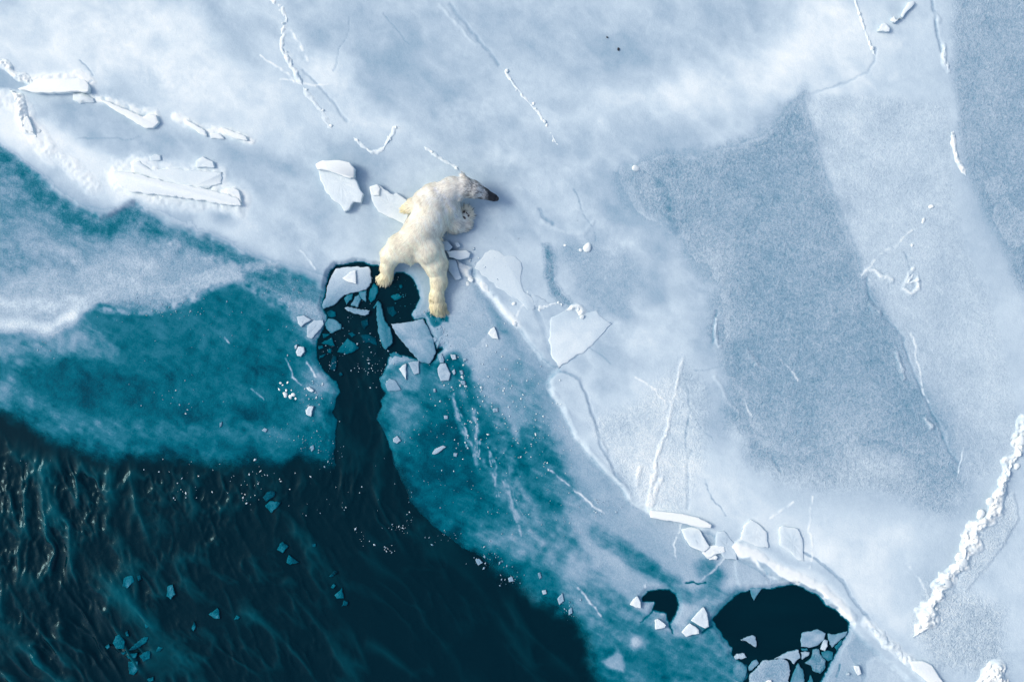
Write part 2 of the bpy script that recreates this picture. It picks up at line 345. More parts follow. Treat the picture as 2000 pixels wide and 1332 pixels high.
for p_, w_, v_, a_ in [([(1165, 1040), (1210, 1065), (1270, 1105), (1320, 1130)], 13, .42, .8), ([(1040, 850), (1080, 900), (1110, 960)], 12, .42, .7),
                       ([(1380, 1105), (1400, 1120), (1390, 1150)], 16, .42, .8), ([(1320, 1160), (1350, 1168), (1390, 1160)], 12, .45, .7), ([(1230, 1090), (1290, 1120), (1330, 1150)], 12, .44, .7),
                       ([(1395, 1215), (1420, 1180), (1450, 1160)], 9, .44, .7)]:
    stroke(p_, w_, v_, a_, soft=.95, crisp=False)
for p_, w_, v_, a_ in [([(880, 770), (893, 800), (905, 840), (925, 870), (932, 905)], 4, .66, .55), ([(905, 760), (925, 810), (930, 870)], 7, .50, .5), ([(945, 900), (965, 935), (972, 970)], 3, .60, .5),
                       ([(990, 950), (1005, 1000), (1030, 1030), (1060, 1060)], 5, .62, .6), ([(960, 870), (1000, 900), (1010, 950), (1040, 1000)], 12, .56, .6),
                       ([(1300, 1215), (1340, 1250), (1370, 1280), (1420, 1310), (1440, 1340)], 9, .58, .7), ([(1180, 1185), (1240, 1200), (1300, 1240)], 7, .52, .6), ([(890, 670), (930, 720), (960, 790), (985, 850)], 12, .62, .5)]:
    stroke(p_, w_, v_, a_, soft=.95, breakup=.5, crisp=False)
for k_ in range(3):
    o_ = (k_ - 1) * 5
    for p_ in ([(882 + o_, 768), (890, 785 + o_), (896 + o_, 812), (908, 838), (914 + o_, 870)], [(922 + o_, 800), (930, 830), (933 + o_, 860), (930 + o_, 890)], [(955, 880), (962 + o_, 905), (968, 940), (972 + o_, 968)],
               [(985 + o_, 935), (998, 975), (1006 + o_, 1010), (1018, 1040 + o_)]):
        stroke(p_, 1.5, .64, .7, soft=.7, breakup=1.0)
blob(1480, 1330, 60, 30, 0, .45); blob(1400, 1250, 50, 50, 0, .40, .8); blob(1420, 1300, 40, 30, 40, .42, .8)
poly([(1345, 1215), (1390, 1160), (1440, 1150), (1380, 1215), (1420, 1270), (1440, 1300), (1400, 1290), (1340, 1250)], .44, 10, .6)
blob(1660, 1290, 60, 50, 0, .70, .9); blob(1720, 1300, 40, 40, 0, .80, .9); blob(1640, 1320, 40, 30, 0, .66)
blob(1245, 1247, 15, 15, 0, .80, .95)                                  # pale lumps frozen in under clear ice
poly(z4([(90, 1105), (150, 1055), (200, 1022), (232, 1060), (228, 1178), (170, 1160)]), .62, 5, .95)
blob(1235, 1328, 14, 10, 0, .5, .8)
# --- thick ice: a step up along its edge, lips, plates and lines
TH = [p for p in EDGE] + [(2400, 9000), (9000, 9000), (9000, -9000), (-9000, -9000), (-9000, -3000), (-300, 150), (0, 280), (95, 366), (200, 426), (268, 396), (380, 456), (520, 513), (640, 560), (735, 515), (800, 520), (870, 500)]
poly(TH, None, 10, h=.045, hf=7)
stroke([(935, 545), (955, 575), (985, 605), (1008, 632)], 8, .91, .85, soft=.95, h=.010)
stroke([(1076, 760), (1104, 800), (1125, 852), (1163, 893), (1197, 927), (1218, 952), (1235, 982), (1275, 1002)], 5, .86, .6, soft=.9, h=.008)
poly([(1075, 745), (1095, 728), (1130, 740), (1145, 770), (1155, 810), (1175, 850), (1190, 890), (1222, 950), (1205, 940), (1165, 895), (1125, 862), (1100, 810), (1078, 775)], .80, 2.5, .9, h=.012)
stroke([(1096, 726), (1118, 732), (1132, 742), (1142, 765), (1152, 800), (1166, 830), (1172, 868), (1190, 900), (1212, 938)], 2.6, .69, .8, h=-.008)
poly([(1062, 478), (1076, 482), (1088, 520), (1088, 550), (1112, 584), (1122, 602), (1098, 600), (1074, 576), (1064, 540)], .57, 7, .8, 7, grain=.3)
poly([(1110, 470), (1160, 470), (1230, 500), (1250, 560), (1215, 620), (1150, 600), (1110, 560), (1092, 510)], .70, 22, .75, 14, grain=.16)
poly([(1140, 730), (1200, 800), (1260, 700), (1330, 700), (1390, 960), (1270, 990), (1225, 960), (1190, 880), (1160, 810)], .85, 30, .55)
poly([(1150, 820), (1180, 870), (1230, 975), (1270, 995), (1330, 1000), (1380, 900), (1380, 760), (1330, 700), (1250, 780)], None, 20, grain=.22)
stroke([(1438, 1072), (1470, 1085), (1510, 1110), (1550, 1128), (1600, 1152), (1635, 1185), (1655, 1205)], 13, .98, .9, soft=.7, h=.03)
stroke([(1490, 1062), (1540, 1090), (1600, 1110), (1650, 1150), (1690, 1210)], 10, .73, .6, soft=.9, crisp=False)
stroke([(1565, 1075), (1600, 1095), (1640, 1130), (1670, 1180), (1720, 1235)], 2.5, .66, .8, h=-.008)
stroke([(1690, 1212), (1730, 1250), (1775, 1290), (1810, 1330)], 9, .92, .8, soft=.8, h=.012, breakup=.4)
stroke([(1700, 1225), (1740, 1265), (1790, 1300)], 3, .70, .5)
poly([(1690, 1290), (1720, 1280), (1760, 1292), (1830, 1300), (1840, 1360), (1690, 1360)], .80, 8, .8, h=.01)
poly([(1955, 1275), (2010, 1270), (2100, 1270), (2100, 1400), (1930, 1400), (1940, 1300)], .78, 4, .9)
poly([(1930, 990), (1975, 960), (1985, 1010), (1950, 1070), (1920, 1120), (1880, 1160), (1870, 1140), (1900, 1080)], .83, 12, .7, 8, grain=.34, h=.012)
poly([(1810, 1130), (1850, 1140), (1960, 1190), (1960, 1332), (1820, 1300), (1780, 1230)], None, 25, grain=.32)
# fine lines, cracks, refrozen seams
for p_, w_, v_, a_, h_ in [
    ([(1690, 545), (1695, 580), (1720, 612), (1760, 660), (1770, 700), (1780, 720), (1800, 770), (1830, 830), (1850, 880), (1868, 905)], 2.2, .58, .6, -.010),
    ([(1700, 600), (1715, 610)], 4, .85, .7, .02), ([(1750, 690), (1752, 700), (1757, 715), (1762, 735)], 3.5, .82, .7, .02), ([(1806, 818), (1815, 835)], 3.5, .85, .8, .025),
    ([(1400, 608), (1393, 640), (1390, 668)], 2.6, .52, .6, -.01), ([(1399, 622), (1396, 650), (1400, 675), (1407, 676)], 2.4, .82, .7, .018), ([(1440, 680), (1455, 685), (1475, 710)], 3, .76, .6, .012),
    ([(1330, 700), (1322, 740), (1312, 790), (1300, 850)], 2.6, .92, .6, .008), ([(1350, 880), (1340, 900), (1345, 940), (1340, 990)], 2.6, .78, .6, -.006), ([(1500, 880), (1520, 915)], 3, .52, .5, -.008),
    ([(1395, 735), (1420, 780), (1440, 800)], 2.6, .78, .5, .006), ([(1690, 530), (1705, 528), (1720, 540)], 3, .90, .8, .02), ([(1762, 562), (1778, 575), (1790, 565), (1790, 545)], 3, .92, .8, .018),
    ([(1765, 555), (1772, 540), (1780, 525)], 2.5, .90, .7, .015), ([(1728, 543), (1738, 547)], 4, .88, .8, .02),
    ([(1815, 0), (1825, 40), (1828, 80), (1838, 110)], 2.4, .62, .6, -.012), ([(1822, 30), (1832, 45)], 3, .82, .6, .014), ([(1842, 95), (1838, 125), (1850, 140)], 3, .86, .8, .02),
    ([(1580, 185), (1650, 165), (1690, 145), (1705, 120), (1707, 95)], 1.8, .74, .6, -.006), ([(880, 10), (900, 40), (940, 85), (975, 130)], 3, .69, .7, -.008), ([(860, 10), (900, 60), (930, 90)], 2.4, .83, .5, .006),
    ([(595, 140), (640, 190), (680, 240)], 2.2, .72, .6, -.008), ([(160, 122), (185, 150)], 1.4, .66, .6, -.006), ([(590, 490), (605, 508), (617, 527)], 1.6, .92, .6, .004),
    ([(1090, 718), (1130, 690), (1165, 655), (1195, 632)], 2.2, .68, .7, -.006), ([(1045, 600), (1060, 640), (1075, 690), (1090, 715)], 4, .72, .6, -.006),
    ([(1340, 1138), (1355, 1136), (1362, 1140), (1380, 1137)], 1.6, .22, .95, -.01), ([(1275, 1190), (1262, 1203), (1250, 1215)], 1.4, .20, .8, -.01), ([(1306, 1215), (1312, 1235)], 1.4, .2, .8, -.01),
    ([(1372, 1232), (1390, 1220)], 1.6, .15, .9, -.01), ([(1640, 1295), (1636, 1310), (1632, 1318)], 1.4, .4, .7, -.006), ([(1130, 560), (1142, 550), (1148, 545)], 1.4, .58, .7, -.004),
    ([(1300, 840), (1280, 900), (1265, 985)], 3, .92, .7, .014), ([(1290, 935), (1280, 960), (1270, 985)], 3.5, .94, .8, .016), ([(1250, 910), (1243, 945)], 3, .92, .6, .012),
    ([(560, 700), (572, 735), (590, 750)], 1.4, .75, .8, .004), ([(602, 708), (615, 735)], 1.8, .8, .8, .004), ([(492, 760), (515, 782)], 1.3, .6, .7, .003), ([(442, 660), (448, 672)], 1.3, .7, .7, .003),
    ([(1060, 435), (1095, 455), (1140, 458), (1155, 435)], 3.5, .84, .5, .008), ([(1055, 410), (1062, 425), (1080, 440)], 3, .66, .6, -.008)]:
    stroke(p_, w_, v_, a_, h=h_ * .8, hw=w_ * 1.8, soft=.8, breakup=.35)
# hairline cracks and frosty scratches wandering over the thick ice
rc = random.Random(21)
for k_ in range(34):
    x_, y_ = rc.uniform(930, 1780), rc.uniform(330, 1180)
    if rc.random() < .3: x_, y_ = rc.uniform(100, 900), rc.uniform(20, 330)
    a_ = math.radians(rc.choice([55, 60, 115, 20, -40]) + rc.uniform(-15, 15)); pts_ = [(x_, y_)]
    for i_ in range(rc.randint(4, 10)):
        a_ += rc.uniform(-.35, .35); x_ += 14 * math.cos(a_); y_ += 14 * math.sin(a_); pts_.append((x_, y_))
    if rc.random() < .55: stroke(pts_, 1.3, .62, .42, h=-.003, soft=.8, breakup=.7)
    else: stroke(pts_, 1.8, .95, .5, h=.003, soft=.8, breakup=.9)
# blue rims of clear ice over the pond's edge
stroke(z4([(1380, 600), (1450, 640), (1510, 675)]), 4, .6, .8); stroke(z4([(1545, 700), (1580, 745), (1600, 750)]), 6, .70, .8)
poly(z4([(960, 470), (970, 430), (1040, 420), (1190, 600), (1170, 620), (980, 620)]), .70, 3, .8, h=.012)
poly(z4([(1190, 560), (1240, 550), (1310, 590), (1300, 610), (1190, 615)]), .72, 3, .8, h=.008)
poly(z4([(1080, 440), (1180, 500), (1330, 590), (1310, 600), (1210, 545), (1150, 540)]), .56, 3, .7)
# patch behind the rump, over the water
poly(z3([(640, 130), (720, 110), (850, 190), (880, 280), (860, 430), (840, 470), (790, 480), (760, 450), (790, 380), (800, 320), (760, 230), (700, 170)]), .70, 5, .85)
blob(815, 570, 12, 20, 0, .76)

poly(FOOT_HOLE, .36, 3, .9)
blob(868, 615, 6, 4, 0, .6); blob(852, 618, 4, 5, 0, .22); blob(866, 622, 4, 3, 0, .2); blob(858, 622, 4, 3, 0, .5)
# --- natural mottling
wisp = fbm((PX + 0.6 * PY) / 70, (PY - 0.6 * PX) / 14, 43, 4)
thin = sstep(.62, .40, T)
T = np.where(T > .7, .78 + (T - .775) * 1.38, T + .03 * sstep(.5, .7, T))
streak = fbm((PX + .5 * PY) / 30, (PY - .5 * PX) / 6, 51, 3)
sx = PX + 26 * fbm(PX / 55, PY / 55, 48, 3); sy = PY + 26 * fbm(PX / 55, PY / 55, 58, 3)
mid = sstep(.25, .4, T) * sstep(.72, .55, T)
mist = np.abs(fbm((WXF + 1.4 * WYF) / 150, (WYF - .9 * WXF) / 60, 57, 4))
T += sstep(.66, .74, T) * (.10 * (.30 - mist) + .04 * fbm(WXF / 30, WYF / 30, 59, 4)) * sstep(1900, 1300, PX + .4 * PY - 300)
T += (0.042 * N_MID + 0.036 * N_BIG) * (1 + 0.7 * thin) + thin * (0.045 * fbm(PX / 16, PY / 16, 47, 4) + 0.035 * wisp) + mid * (.09 * fbm(PX / 12, PY / 12, 55, 4) + .06 * streak) + thin * sstep(.20, .30, T) * (.10 * (.30 - np.abs(fbm(sx / 42, sy / 42, 60, 4))) + .05 * (.30 - np.abs(fbm(sx / 13, sy / 13, 62, 3))))
T += 0.014 * N_FINE + sstep(.2, .34, G) * (.035 * fbm(PX / 26, PY / 26, 33, 4) + .03 * np.maximum(fbm(PX / 7, PY / 7, 36, 2), 0))
# --- water cuts
sd_hole = np.full(PX.shape, 1e3, np.float32)
for P_ in (HOLE, POND, NOTCH):
    w_ = window(P_, 60)
    sd_hole[w_] = np.minimum(sd_hole[w_], sd_poly(FX[w_], FY[w_], P_))
sd_sea = sd_poly(WXF, WYF, SEA)
rim = sd_sea + 16 * N_MID + 5 * N_FINE
COVER = sstep(-26, 16, rim) * (1 - 0)
T = np.where(rim < 60, T - 0.10 * sstep(40, -30, rim), T)
Z_ICE = 0.030 + H + 0.010 * N_BIG * sstep(.5, .8, T) + 0.0035 * N_MID + 0.0012 * N_FINE
edge_thin = sstep(1.5, 9, sd_hole)
T = np.where(sd_hole < 9, T * (0.90 + 0.10 * edge_thin), T)
ZS = Z_ICE * np.clip(edge_thin * .5 + .5, 0, 1)
ledge = 3.6 + 2.2 * np.clip(N_MID, -1, 1)                   # a wet foot of ice slopes out under the broken edge
lw = np.clip(-sd_hole / ledge, 0, 1)
ZS = np.where(sd_hole < 0.5, .010 - .007 * lw, ZS)
TS = np.clip(np.where(sd_hole < 0, np.minimum(T, .42) * (1 - .72 * lw), T), 0, 1)
COVER = np.where(sd_hole < 0, np.minimum(COVER, 1 - sstep(.35, 1.0, lw)), COVER)
ZS = ZS - 0.022 * sstep(10, -26, rim)
vkeep = (sd_hole > -9.6) & (rim > -28)
keep = vkeep[:-1, :-1] & vkeep[1:, :-1] & vkeep[1:, 1:] & vkeep[:-1, 1:]
COVER = np.where(COVER > .995, 1, COVER)
me = grid_mesh('sea_ice', WX(PX), WY(PY), ZS, keep, {'thickness': TS, 'grain': np.clip(G, 0, 1), 'cover': COVER})
ice = link('sea_ice', me, MAT_ICE, smooth=True)
tag(ice, 'sheet of sea ice, snowy white in the upper right and thin teal ice by the water', kind='structure')

def bil(F, px, py):
    px = np.asarray(px, float); py = np.asarray(py, float)
    i = np.clip(np.searchsorted(ax_x, px) - 1, 0, len(ax_x) - 2); j = np.clip(np.searchsorted(ax_y, py) - 1, 0, len(ax_y) - 2)
    return F[j, i]
def zice(px, py): return float(bil(ZS, px, py))

# ================================================================ the sea
wx_ = axis(-160, 1300, 2.6, 30000, 24); wy_ = axis(470, 1450, 2.6, 30000, 24)
QX, QY = [a.astype(np.float32) for a in np.meshgrid(wx_, wy_)]
def wave_set(X, Y, base, comps, s0):
    """short crested ripples: ridged noise drawn out along the crests"""
    x = X + 12 * fbm(X / 120, Y / 120, 3 + s0, 2); y = Y + 12 * fbm(X / 120, Y / 120, 8 + s0, 2)
    out = 0
    for k, (lam, asp, da, a, sh) in enumerate(comps):
        aa = math.radians(base + da)
        u = (x * math.cos(aa) - y * math.sin(aa)) / lam; v = (x * math.sin(aa) + y * math.cos(aa)) / (lam * asp)
        n = fbm(u + .35 * fbm(v * 2, u, 20 + k, 2), v, 30 + 2 * k + s0, 2, .35)
        env = np.clip(0.55 + 1.6 * fbm(X / 85, Y / 85, 40 + k + s0, 2), .05, 1.6)
        out = out + a * lam / 46 * env * (np.power(np.clip(1 - np.abs(n) * 1.7, 0, 1), sh) - .4)
    return out
def waves(X, Y):
    c1 = [(52, 3.0, 4, .8, 2.2), (34, 3.2, -4, 1.0, 2.0), (22, 2.8, 10, 1.35, 1.7), (15, 2.4, -16, 1.35, 1.5), (10, 2.0, 20, 1.2, 1.3)]
    c2 = [(90, 6.0, 4, .9, 3.4), (44, 4.0, -6, .9, 2.6), (26, 3.0, 8, 1.1, 2.0), (16, 2.6, -14, 1.2, 1.6), (10, 2.2, 12, 1.1, 1.3)]
    b_ = sstep(1040, 1330, Y + .30 * X)
    return wave_set(X, Y, 8, c1, 0) * (1 - b_) + wave_set(X, Y, 36, c2, 4) * b_
amp = (0.25 + 0.75 * sstep(700, 80, QX)) * sstep(830, 960, QY + .1 * QX) * (1 - .62 * sstep(560, 1000, QX)) * sstep(0, -60, sd_poly(QX, QY, SEA))
amp = amp * sstep(-400, 0, QX) * sstep(1700, 1400, QY) + 0.03 + .16 * sstep(30, -20, sd_poly(QX, QY, [(625, 640), (760, 640), (760, 780), (790, 930), (900, 1060), (640, 1000), (650, 780)]))
QW = waves(QX, QY)
QZ = 0.050 * amp * QW
me = grid_mesh('water', WX(QX), WY(QY), QZ, None, {'chop': amp, 'crest_light': np.clip(amp * 1.3, 0, 1) * np.clip(.14 + 1.0 * QW, 0, 1.2)})
mw, N, L, b = new_mat('sea_water')
pos = N.new('ShaderNodeNewGeometry').outputs['Position']
a_ = N.new('ShaderNodeAttribute'); a_.attribute_name = 'chop'
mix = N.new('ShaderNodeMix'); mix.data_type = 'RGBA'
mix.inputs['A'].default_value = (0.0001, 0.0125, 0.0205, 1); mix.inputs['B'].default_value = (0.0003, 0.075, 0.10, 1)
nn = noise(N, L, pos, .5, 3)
c_ = N.new('ShaderNodeAttribute'); c_.attribute_name = 'crest_light'        # lighter teal painted on the wave tops, standing in for reflected sky light
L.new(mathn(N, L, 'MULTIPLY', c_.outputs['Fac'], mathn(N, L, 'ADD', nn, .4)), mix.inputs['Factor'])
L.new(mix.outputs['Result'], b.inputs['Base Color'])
b.inputs['Roughness'].default_value = 0.05; b.inputs['Specular IOR Level'].default_value = 0.32; b.inputs['Specular Tint'].default_value = (.5, .9, 1, 1); b.inputs['IOR'].default_value = 1.333
bump = N.new('ShaderNodeBump'); bump.inputs['Distance'].default_value = 0.02
L.new(noise(N, L, pos, 12, 4, .65), bump.inputs['Height'])
L.new(mathn(N, L, 'MULTIPLY_ADD', a_.outputs['Fac'], .22, .05), bump.inputs['Strength']); L.new(bump.outputs[0], b.inputs['Normal'])
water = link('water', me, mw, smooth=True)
tag(water, 'dark teal open sea with sunlit ripples in the lower left', kind='structure')
# ================================================================ ice blocks, slabs and floating pieces
RND = random.Random(11)
def rough_outline(pts, step, jit, rnd):
    out = []
    n = len(pts)
    for i in range(n):
        ax, ay = pts[i]; bx, by = pts[(i + 1) % n]
        L_ = math.hypot(bx - ax, by - ay); k = max(1, int(L_ / step))
        nx, ny = (by - ay) / (L_ + 1e-6), -(bx - ax) / (L_ + 1e-6)
        for j in range(k):
            f = j / k
            w = 0 if j == 0 else rnd.uniform(-jit, jit)
            out.append((ax + (bx - ax) * f + nx * w, ay + (by - ay) * f + ny * w))
    return out
def slab_mesh(name, pts, z0, z1, t, t_edge=None, step=6, jit=1.0, dome=0.0, tilt=(0, 0), rough=0.004, bev=1.6, grain=.06, t_var=.05, seed=0, side=None, tgrad=None):
    """a block from its outline in photo pixels; z0 bottom, z1 top (metres). Rings give it a chipped rim and an uneven top."""
    rnd = random.Random(seed * 7919 + len(pts))
    out = np.array(rough_outline(pts, step, jit, rnd), float)
    n = len(out); c = out.mean(0)
    d = out - c; r = np.linalg.norm(d, axis=1, keepdims=True)
    area = np.sum(out[:, 0] * np.roll(out[:, 1], -1) - np.roll(out[:, 0], -1) * out[:, 1])
    e = np.roll(out, -1, 0) - np.roll(out, 1, 0); e /= np.linalg.norm(e, axis=1, keepdims=True) + 1e-9
    nin = np.stack([-e[:, 1], e[:, 0]], -1) * np.sign(area)          # inward
    cr = d[:, 0] * np.roll(d[:, 1], -1) - np.roll(d[:, 0], -1) * d[:, 1]
    star = np.all(cr * np.sign(area) > 0) and r.max() / r.min() < 3.2
    if t_edge is None: t_edge = t
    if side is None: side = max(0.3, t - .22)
    rings = []                                         # (xy, z, t)
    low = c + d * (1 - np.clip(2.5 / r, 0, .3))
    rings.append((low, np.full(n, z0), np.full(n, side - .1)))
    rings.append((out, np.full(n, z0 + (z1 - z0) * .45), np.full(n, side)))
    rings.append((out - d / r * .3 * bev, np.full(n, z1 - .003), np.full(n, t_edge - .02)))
    f0 = float(np.min(1 - np.clip(bev / r, 0, .35)))
    for f in (None,) if not star else (None, .80 * f0, .5 * f0, .22 * f0):
        xy = (c + d * (1 - np.clip(bev / r, 0, .35)) if star else out + nin * min(bev, 2.2)) if f is None else c + d * f * np.array([[rnd.uniform(.95, 1.05)] for _ in range(n)])
        k = 0.97 if f is None else f
        z = z1 + dome * (1 - k * k) + np.array([rnd.uniform(-rough, rough) for _ in range(n)])
        tv = t_edge + (t - t_edge) * min(1, (1 - k) * 2.2) + t_var * fbm(xy[:, 0] / 14 + seed, xy[:, 1] / 14, 2, 3)
        rings.append((xy, z, tv))
    co = []; tt = []
    for xy, z, tv in rings:
        zz = z + ((xy[:, 0] - c[0]) * tilt[0] - (xy[:, 1] - c[1]) * tilt[1]) / S * (0 if z is rings[0][1] else 1)
        co.append(np.stack([WX(xy[:, 0]), WY(xy[:, 1]), zz], -1)); tt.append(tv)
    if star:
        co.append(np.array([[WX(c[0]), WY(c[1]), z1 + dome]])); tt.append(np.array([t]))
    co = np.concatenate(co); tt = np.concatenate(tt)
    if tgrad is not None:
        tt = tt + tgrad[0] * (co[:, 0] - WX(c[0])) + tgrad[1] * (co[:, 1] - WY(c[1]))
    # orientation: photo y runs down, so a positive pixel area is clockwise in the world
    q = []; tr = []
    m = len(rings)
    for k in range(m - 1):
        for i in range(n):
            j = (i + 1) % n
            f = (k * n + i, k * n + j, (k + 1) * n + j, (k + 1) * n + i)
            q.append(f if area < 0 else f[::-1])
    ng = None
    if star:
        for i in range(n):
            f = ((m - 1) * n + i, (m - 1) * n + (i + 1) % n, m * n)
            tr.append(f if area < 0 else f[::-1])
    else:
        ng = list(range((m - 1) * n, m * n)); ng = ng if area < 0 else ng[::-1]
    return np_mesh(name, co, q, {'thickness': np.clip(tt, 0, 1), 'grain': np.full(len(co), grain)}, tr, ng)
_seed = [0]
def slab(name, pts, z0, z1, t, label, cat='ice piece', group=None, parent=None, **kw):
    _seed[0] += 1
    o = link(name, slab_mesh(name, pts, z0, z1, t, seed=_seed[0], **kw), MAT_SLAB, parent)
    if parent is None: tag(o, label, cat, group)
    return o
def lump_mesh(seed, flat=.6):
    """a broken lump of ice about one unit across: few faces, hard edges"""
    rnd = random.Random(seed)
    import bmesh
    bm = bmesh.new(); bmesh.ops.create_icosphere(bm, subdivisions=2, radius=.5)
    cuts = [Vector((rnd.gauss(0, 1), rnd.gauss(0, 1), rnd.gauss(.3, 1))).normalized() for _ in range(9)]
    for v in bm.verts:
        for c in cuts:
            d = v.co.dot(c) - .34
            if d > 0: v.co -= c * d * .93
        v.co += Vector((rnd.uniform(-.02, .02) for _ in range(3)))
        v.co.z *= flat
    me = bpy.data.meshes.new('ice_lump'); bm.to_mesh(me); bm.free()
    n = len(me.vertices)
    me.attributes.new('thickness', 'FLOAT', 'POINT').data.foreach_set('value', np.full(n, .97, np.float32))
    me.attributes.new('grain', 'FLOAT', 'POINT').data.foreach_set('value', np.full(n, .06, np.float32))
    me.materials.append(MAT_SLAB)
    me.polygons.foreach_set('use_smooth', np.ones(len(me.polygons), bool))
    return me
LUMPS = [lump_mesh(s, .55 + .1 * (s % 3)) for s in range(8)]
def lump(name, px, py, size, z=None, parent=None, rnd=RND):
    o = bpy.data.objects.new(name, rnd.choice(LUMPS)); COL.objects.link(o)
    zz = zice(px, py) if z is None else z
    base = parent.location if parent is not None else Vector((0, 0, 0))
    o.location = Vector((WX(px), WY(py), zz + size / S * .04)) - base
    o.rotation_euler = (rnd.uniform(-.3, .3), rnd.uniform(-.3, .3), rnd.uniform(0, 6.3))
    s = size / S
    o.scale = (s * rnd.uniform(.8, 1.25), s * rnd.uniform(.6, 1.0), s * rnd.uniform(.4, .75))
    if parent is not None: o.parent = parent
    return o
def ridge(name, pts, width, h, label, cat='ice ridge', group=None, t=.97, lumps=0, lsize=(6, 13), ragged=.5, t_edge=.86, spread=1.0):
    """a pressure ridge: a strip of heaped snow and rubble following a line on the ice"""
    _seed[0] += 1; sd = _seed[0] * 13.7; width = width * 1.45
    P_ = []; 
    for (ax, ay), (bx, by) in zip(pts[:-1], pts[1:]):
        k = max(1, int(math.hypot(bx - ax, by - ay) / 2.0))
        P_ += [(ax + (bx - ax) * i / k, ay + (by - ay) * i / k) for i in range(k)]
    P_.append(pts[-1]); P_ = np.array(P_, float); n = len(P_)
    for _ in range(4): P_[1:-1] = (P_[:-2] + 2 * P_[1:-1] + P_[2:]) / 4
    tan = np.gradient(P_, axis=0); tan /= np.linalg.norm(tan, axis=1, keepdims=True) + 1e-9
    nor = np.stack([-tan[:, 1], tan[:, 0]], -1)
    s = np.arange(n) * 2.0
    ends = np.clip(np.minimum(s, s[::-1]) / (width * .8), .12, 1)
    nl = 1 + ragged * 1.3 * fbm(s / (width * .9) + sd, s * 0 + 1.1, 3, 4); nr = 1 + ragged * 1.3 * fbm(s / (width * .9) + sd, s * 0 + 7.7, 9, 4)
    W_ = np.linspace(-1, 1, max(9, int(width / 1.6) | 1))
    X = np.zeros((n, len(W_))); Y = X.copy(); Z = X.copy(); TT = X.copy()
    wl_ = np.clip(nl, .25, 2) * ends * width / 2; wr_ = np.clip(nr, .25, 2) * ends * width / 2
    mx = 5 * fbm(s / 30 + sd, s * 0, 17, 3) * width / 20
    for j, w in enumerate(W_):
        off = w * np.where(w < 0, wl_, wr_) + mx
        X[:, j] = P_[:, 0] + nor[:, 0] * off; Y[:, j] = P_[:, 1] + nor[:, 1] * off
        prof = max(0, 1 - abs(w) ** 1.7)
        bump_ = (.45 + .9 * np.abs(fbm(X[:, j] / 9 + sd, Y[:, j] / 9, 23, 3)) + .5 * fbm(X[:, j] / 34 + sd, Y[:, j] / 34, 26, 2)) + .35 * fbm(X[:, j] / 4 + sd, Y[:, j] / 4, 19, 2) + .3 * fbm(X[:, j] / 26, Y[:, j] / 26 + sd, 27, 2)
        Z[:, j] = bil(ZS, X[:, j], Y[:, j]) - .006 + (h * np.where(width < 18, .5, .85) + .006) * prof * np.clip(bump_, .12, 1.5) * (.35 + .65 * ends)
        fr = np.clip(prof * 1.7 * (.75 + 1.0 * fbm(X[:, j] / 11, Y[:, j] / 11 + sd, 29, 4)), 0, 1)
        amb = np.clip(bil(TS, X[:, j], Y[:, j]), .5, .9)
        TT[:, j] = amb + (t - amb) * fr
    me = grid_mesh(name, WX(X), WY(Y), Z, None, {'thickness': np.clip(TT, 0, 1), 'grain': np.full(X.shape, .08)})
    if sum(p.normal.z for p in list(me.polygons)[:40]) < 0: me.flip_normals()
    if lumps:
        root = bpy.data.objects.new(name, None); COL.objects.link(root)
        m_ = n // 2; root.location = (WX(P_[m_, 0]), WY(P_[m_, 1]), zice(*P_[m_]))
        o = link('snow_bank', me, MAT_SLAB, root, smooth=True); o.location = -root.location
        for k in range(lumps):
            i = RND.randrange(2, n - 2); off = RND.gauss(0, .55) * width / 2 * spread
            lump('ice_lump', P_[i, 0] + nor[i, 0] * (off + mx[i]), P_[i, 1] + nor[i, 1] * (off + mx[i]), RND.uniform(*lsize), None if abs(off) > width * .35 else zice(*P_[i]) + h * .4, root)
    else:
        root = link(name, me, MAT_SLAB, None, smooth=True)
    return tag(root, label, cat, group)

# ---- pressure ridges and heaped snow
RG = 'pressure ridges and snow seams on the ice'
ridge('pressure_ridge', [(2030, 800), (1990, 860), (1965, 920), (1942, 965), (1918, 1010), (1895, 1050), (1872, 1090), (1845, 1130), (1822, 1172), (1800, 1215), (1778, 1240)], 24, .10,
      'long white pressure ridge of broken snow blocks climbing the right side', group=RG, lumps=20, lsize=(8, 26), ragged=1.5, t=1.0, t_edge=.90, spread=.9)
ridge('snow_ridge', [(528, -10), (548, 18), (560, 40), (552, 65), (553, 95), (570, 125), (580, 145), (592, 170)], 9.5, .05,
      'thin winding snow ridge running down from the top edge, left of centre', group=RG, lumps=2, lsize=(5, 9), t=.95, ragged=.7)
ridge('snow_ridge', [(594, 172), (610, 195), (630, 222), (650, 258)], 8, .025,
      'fainter rough continuation below the thin winding snow ridge', group=RG, lumps=3, lsize=(4, 8), t=.90, ragged=1.0)
ridge('snow_ridge', [(985, 140), (1000, 160), (1014, 180), (1035, 205), (1055, 228), (1066, 245), (1090, 288)], 5.5, .035,
      'short beaded snow ridge above and right of the bear', group=RG, lumps=6, lsize=(4, 9), t=.95, ragged=.8)
ridge('snow_ridge', [(690, 268), (712, 288), (728, 300), (748, 296), (765, 268), (772, 250), (785, 252)], 7, .03, 'crooked line of snow crumbs bending above the pale snow capped block', group=RG, lumps=4, lsize=(4, 8), t=.93, ragged=.9)
ridge('snow_ridge', [(828, 288), (850, 305), (880, 322), (895, 335)], 6, .03, 'faint line of snow crumbs leading to the bear\'s ear', group=RG, lumps=3, lsize=(4, 8), t=.92, ragged=.9)
ridge('snow_ridge', [(-20, 120), (8, 126), (30, 145), (52, 158), (72, 172)], 14, .05, 'snow lip sloping in from the left edge above the grey pool', group=RG, t=.98)
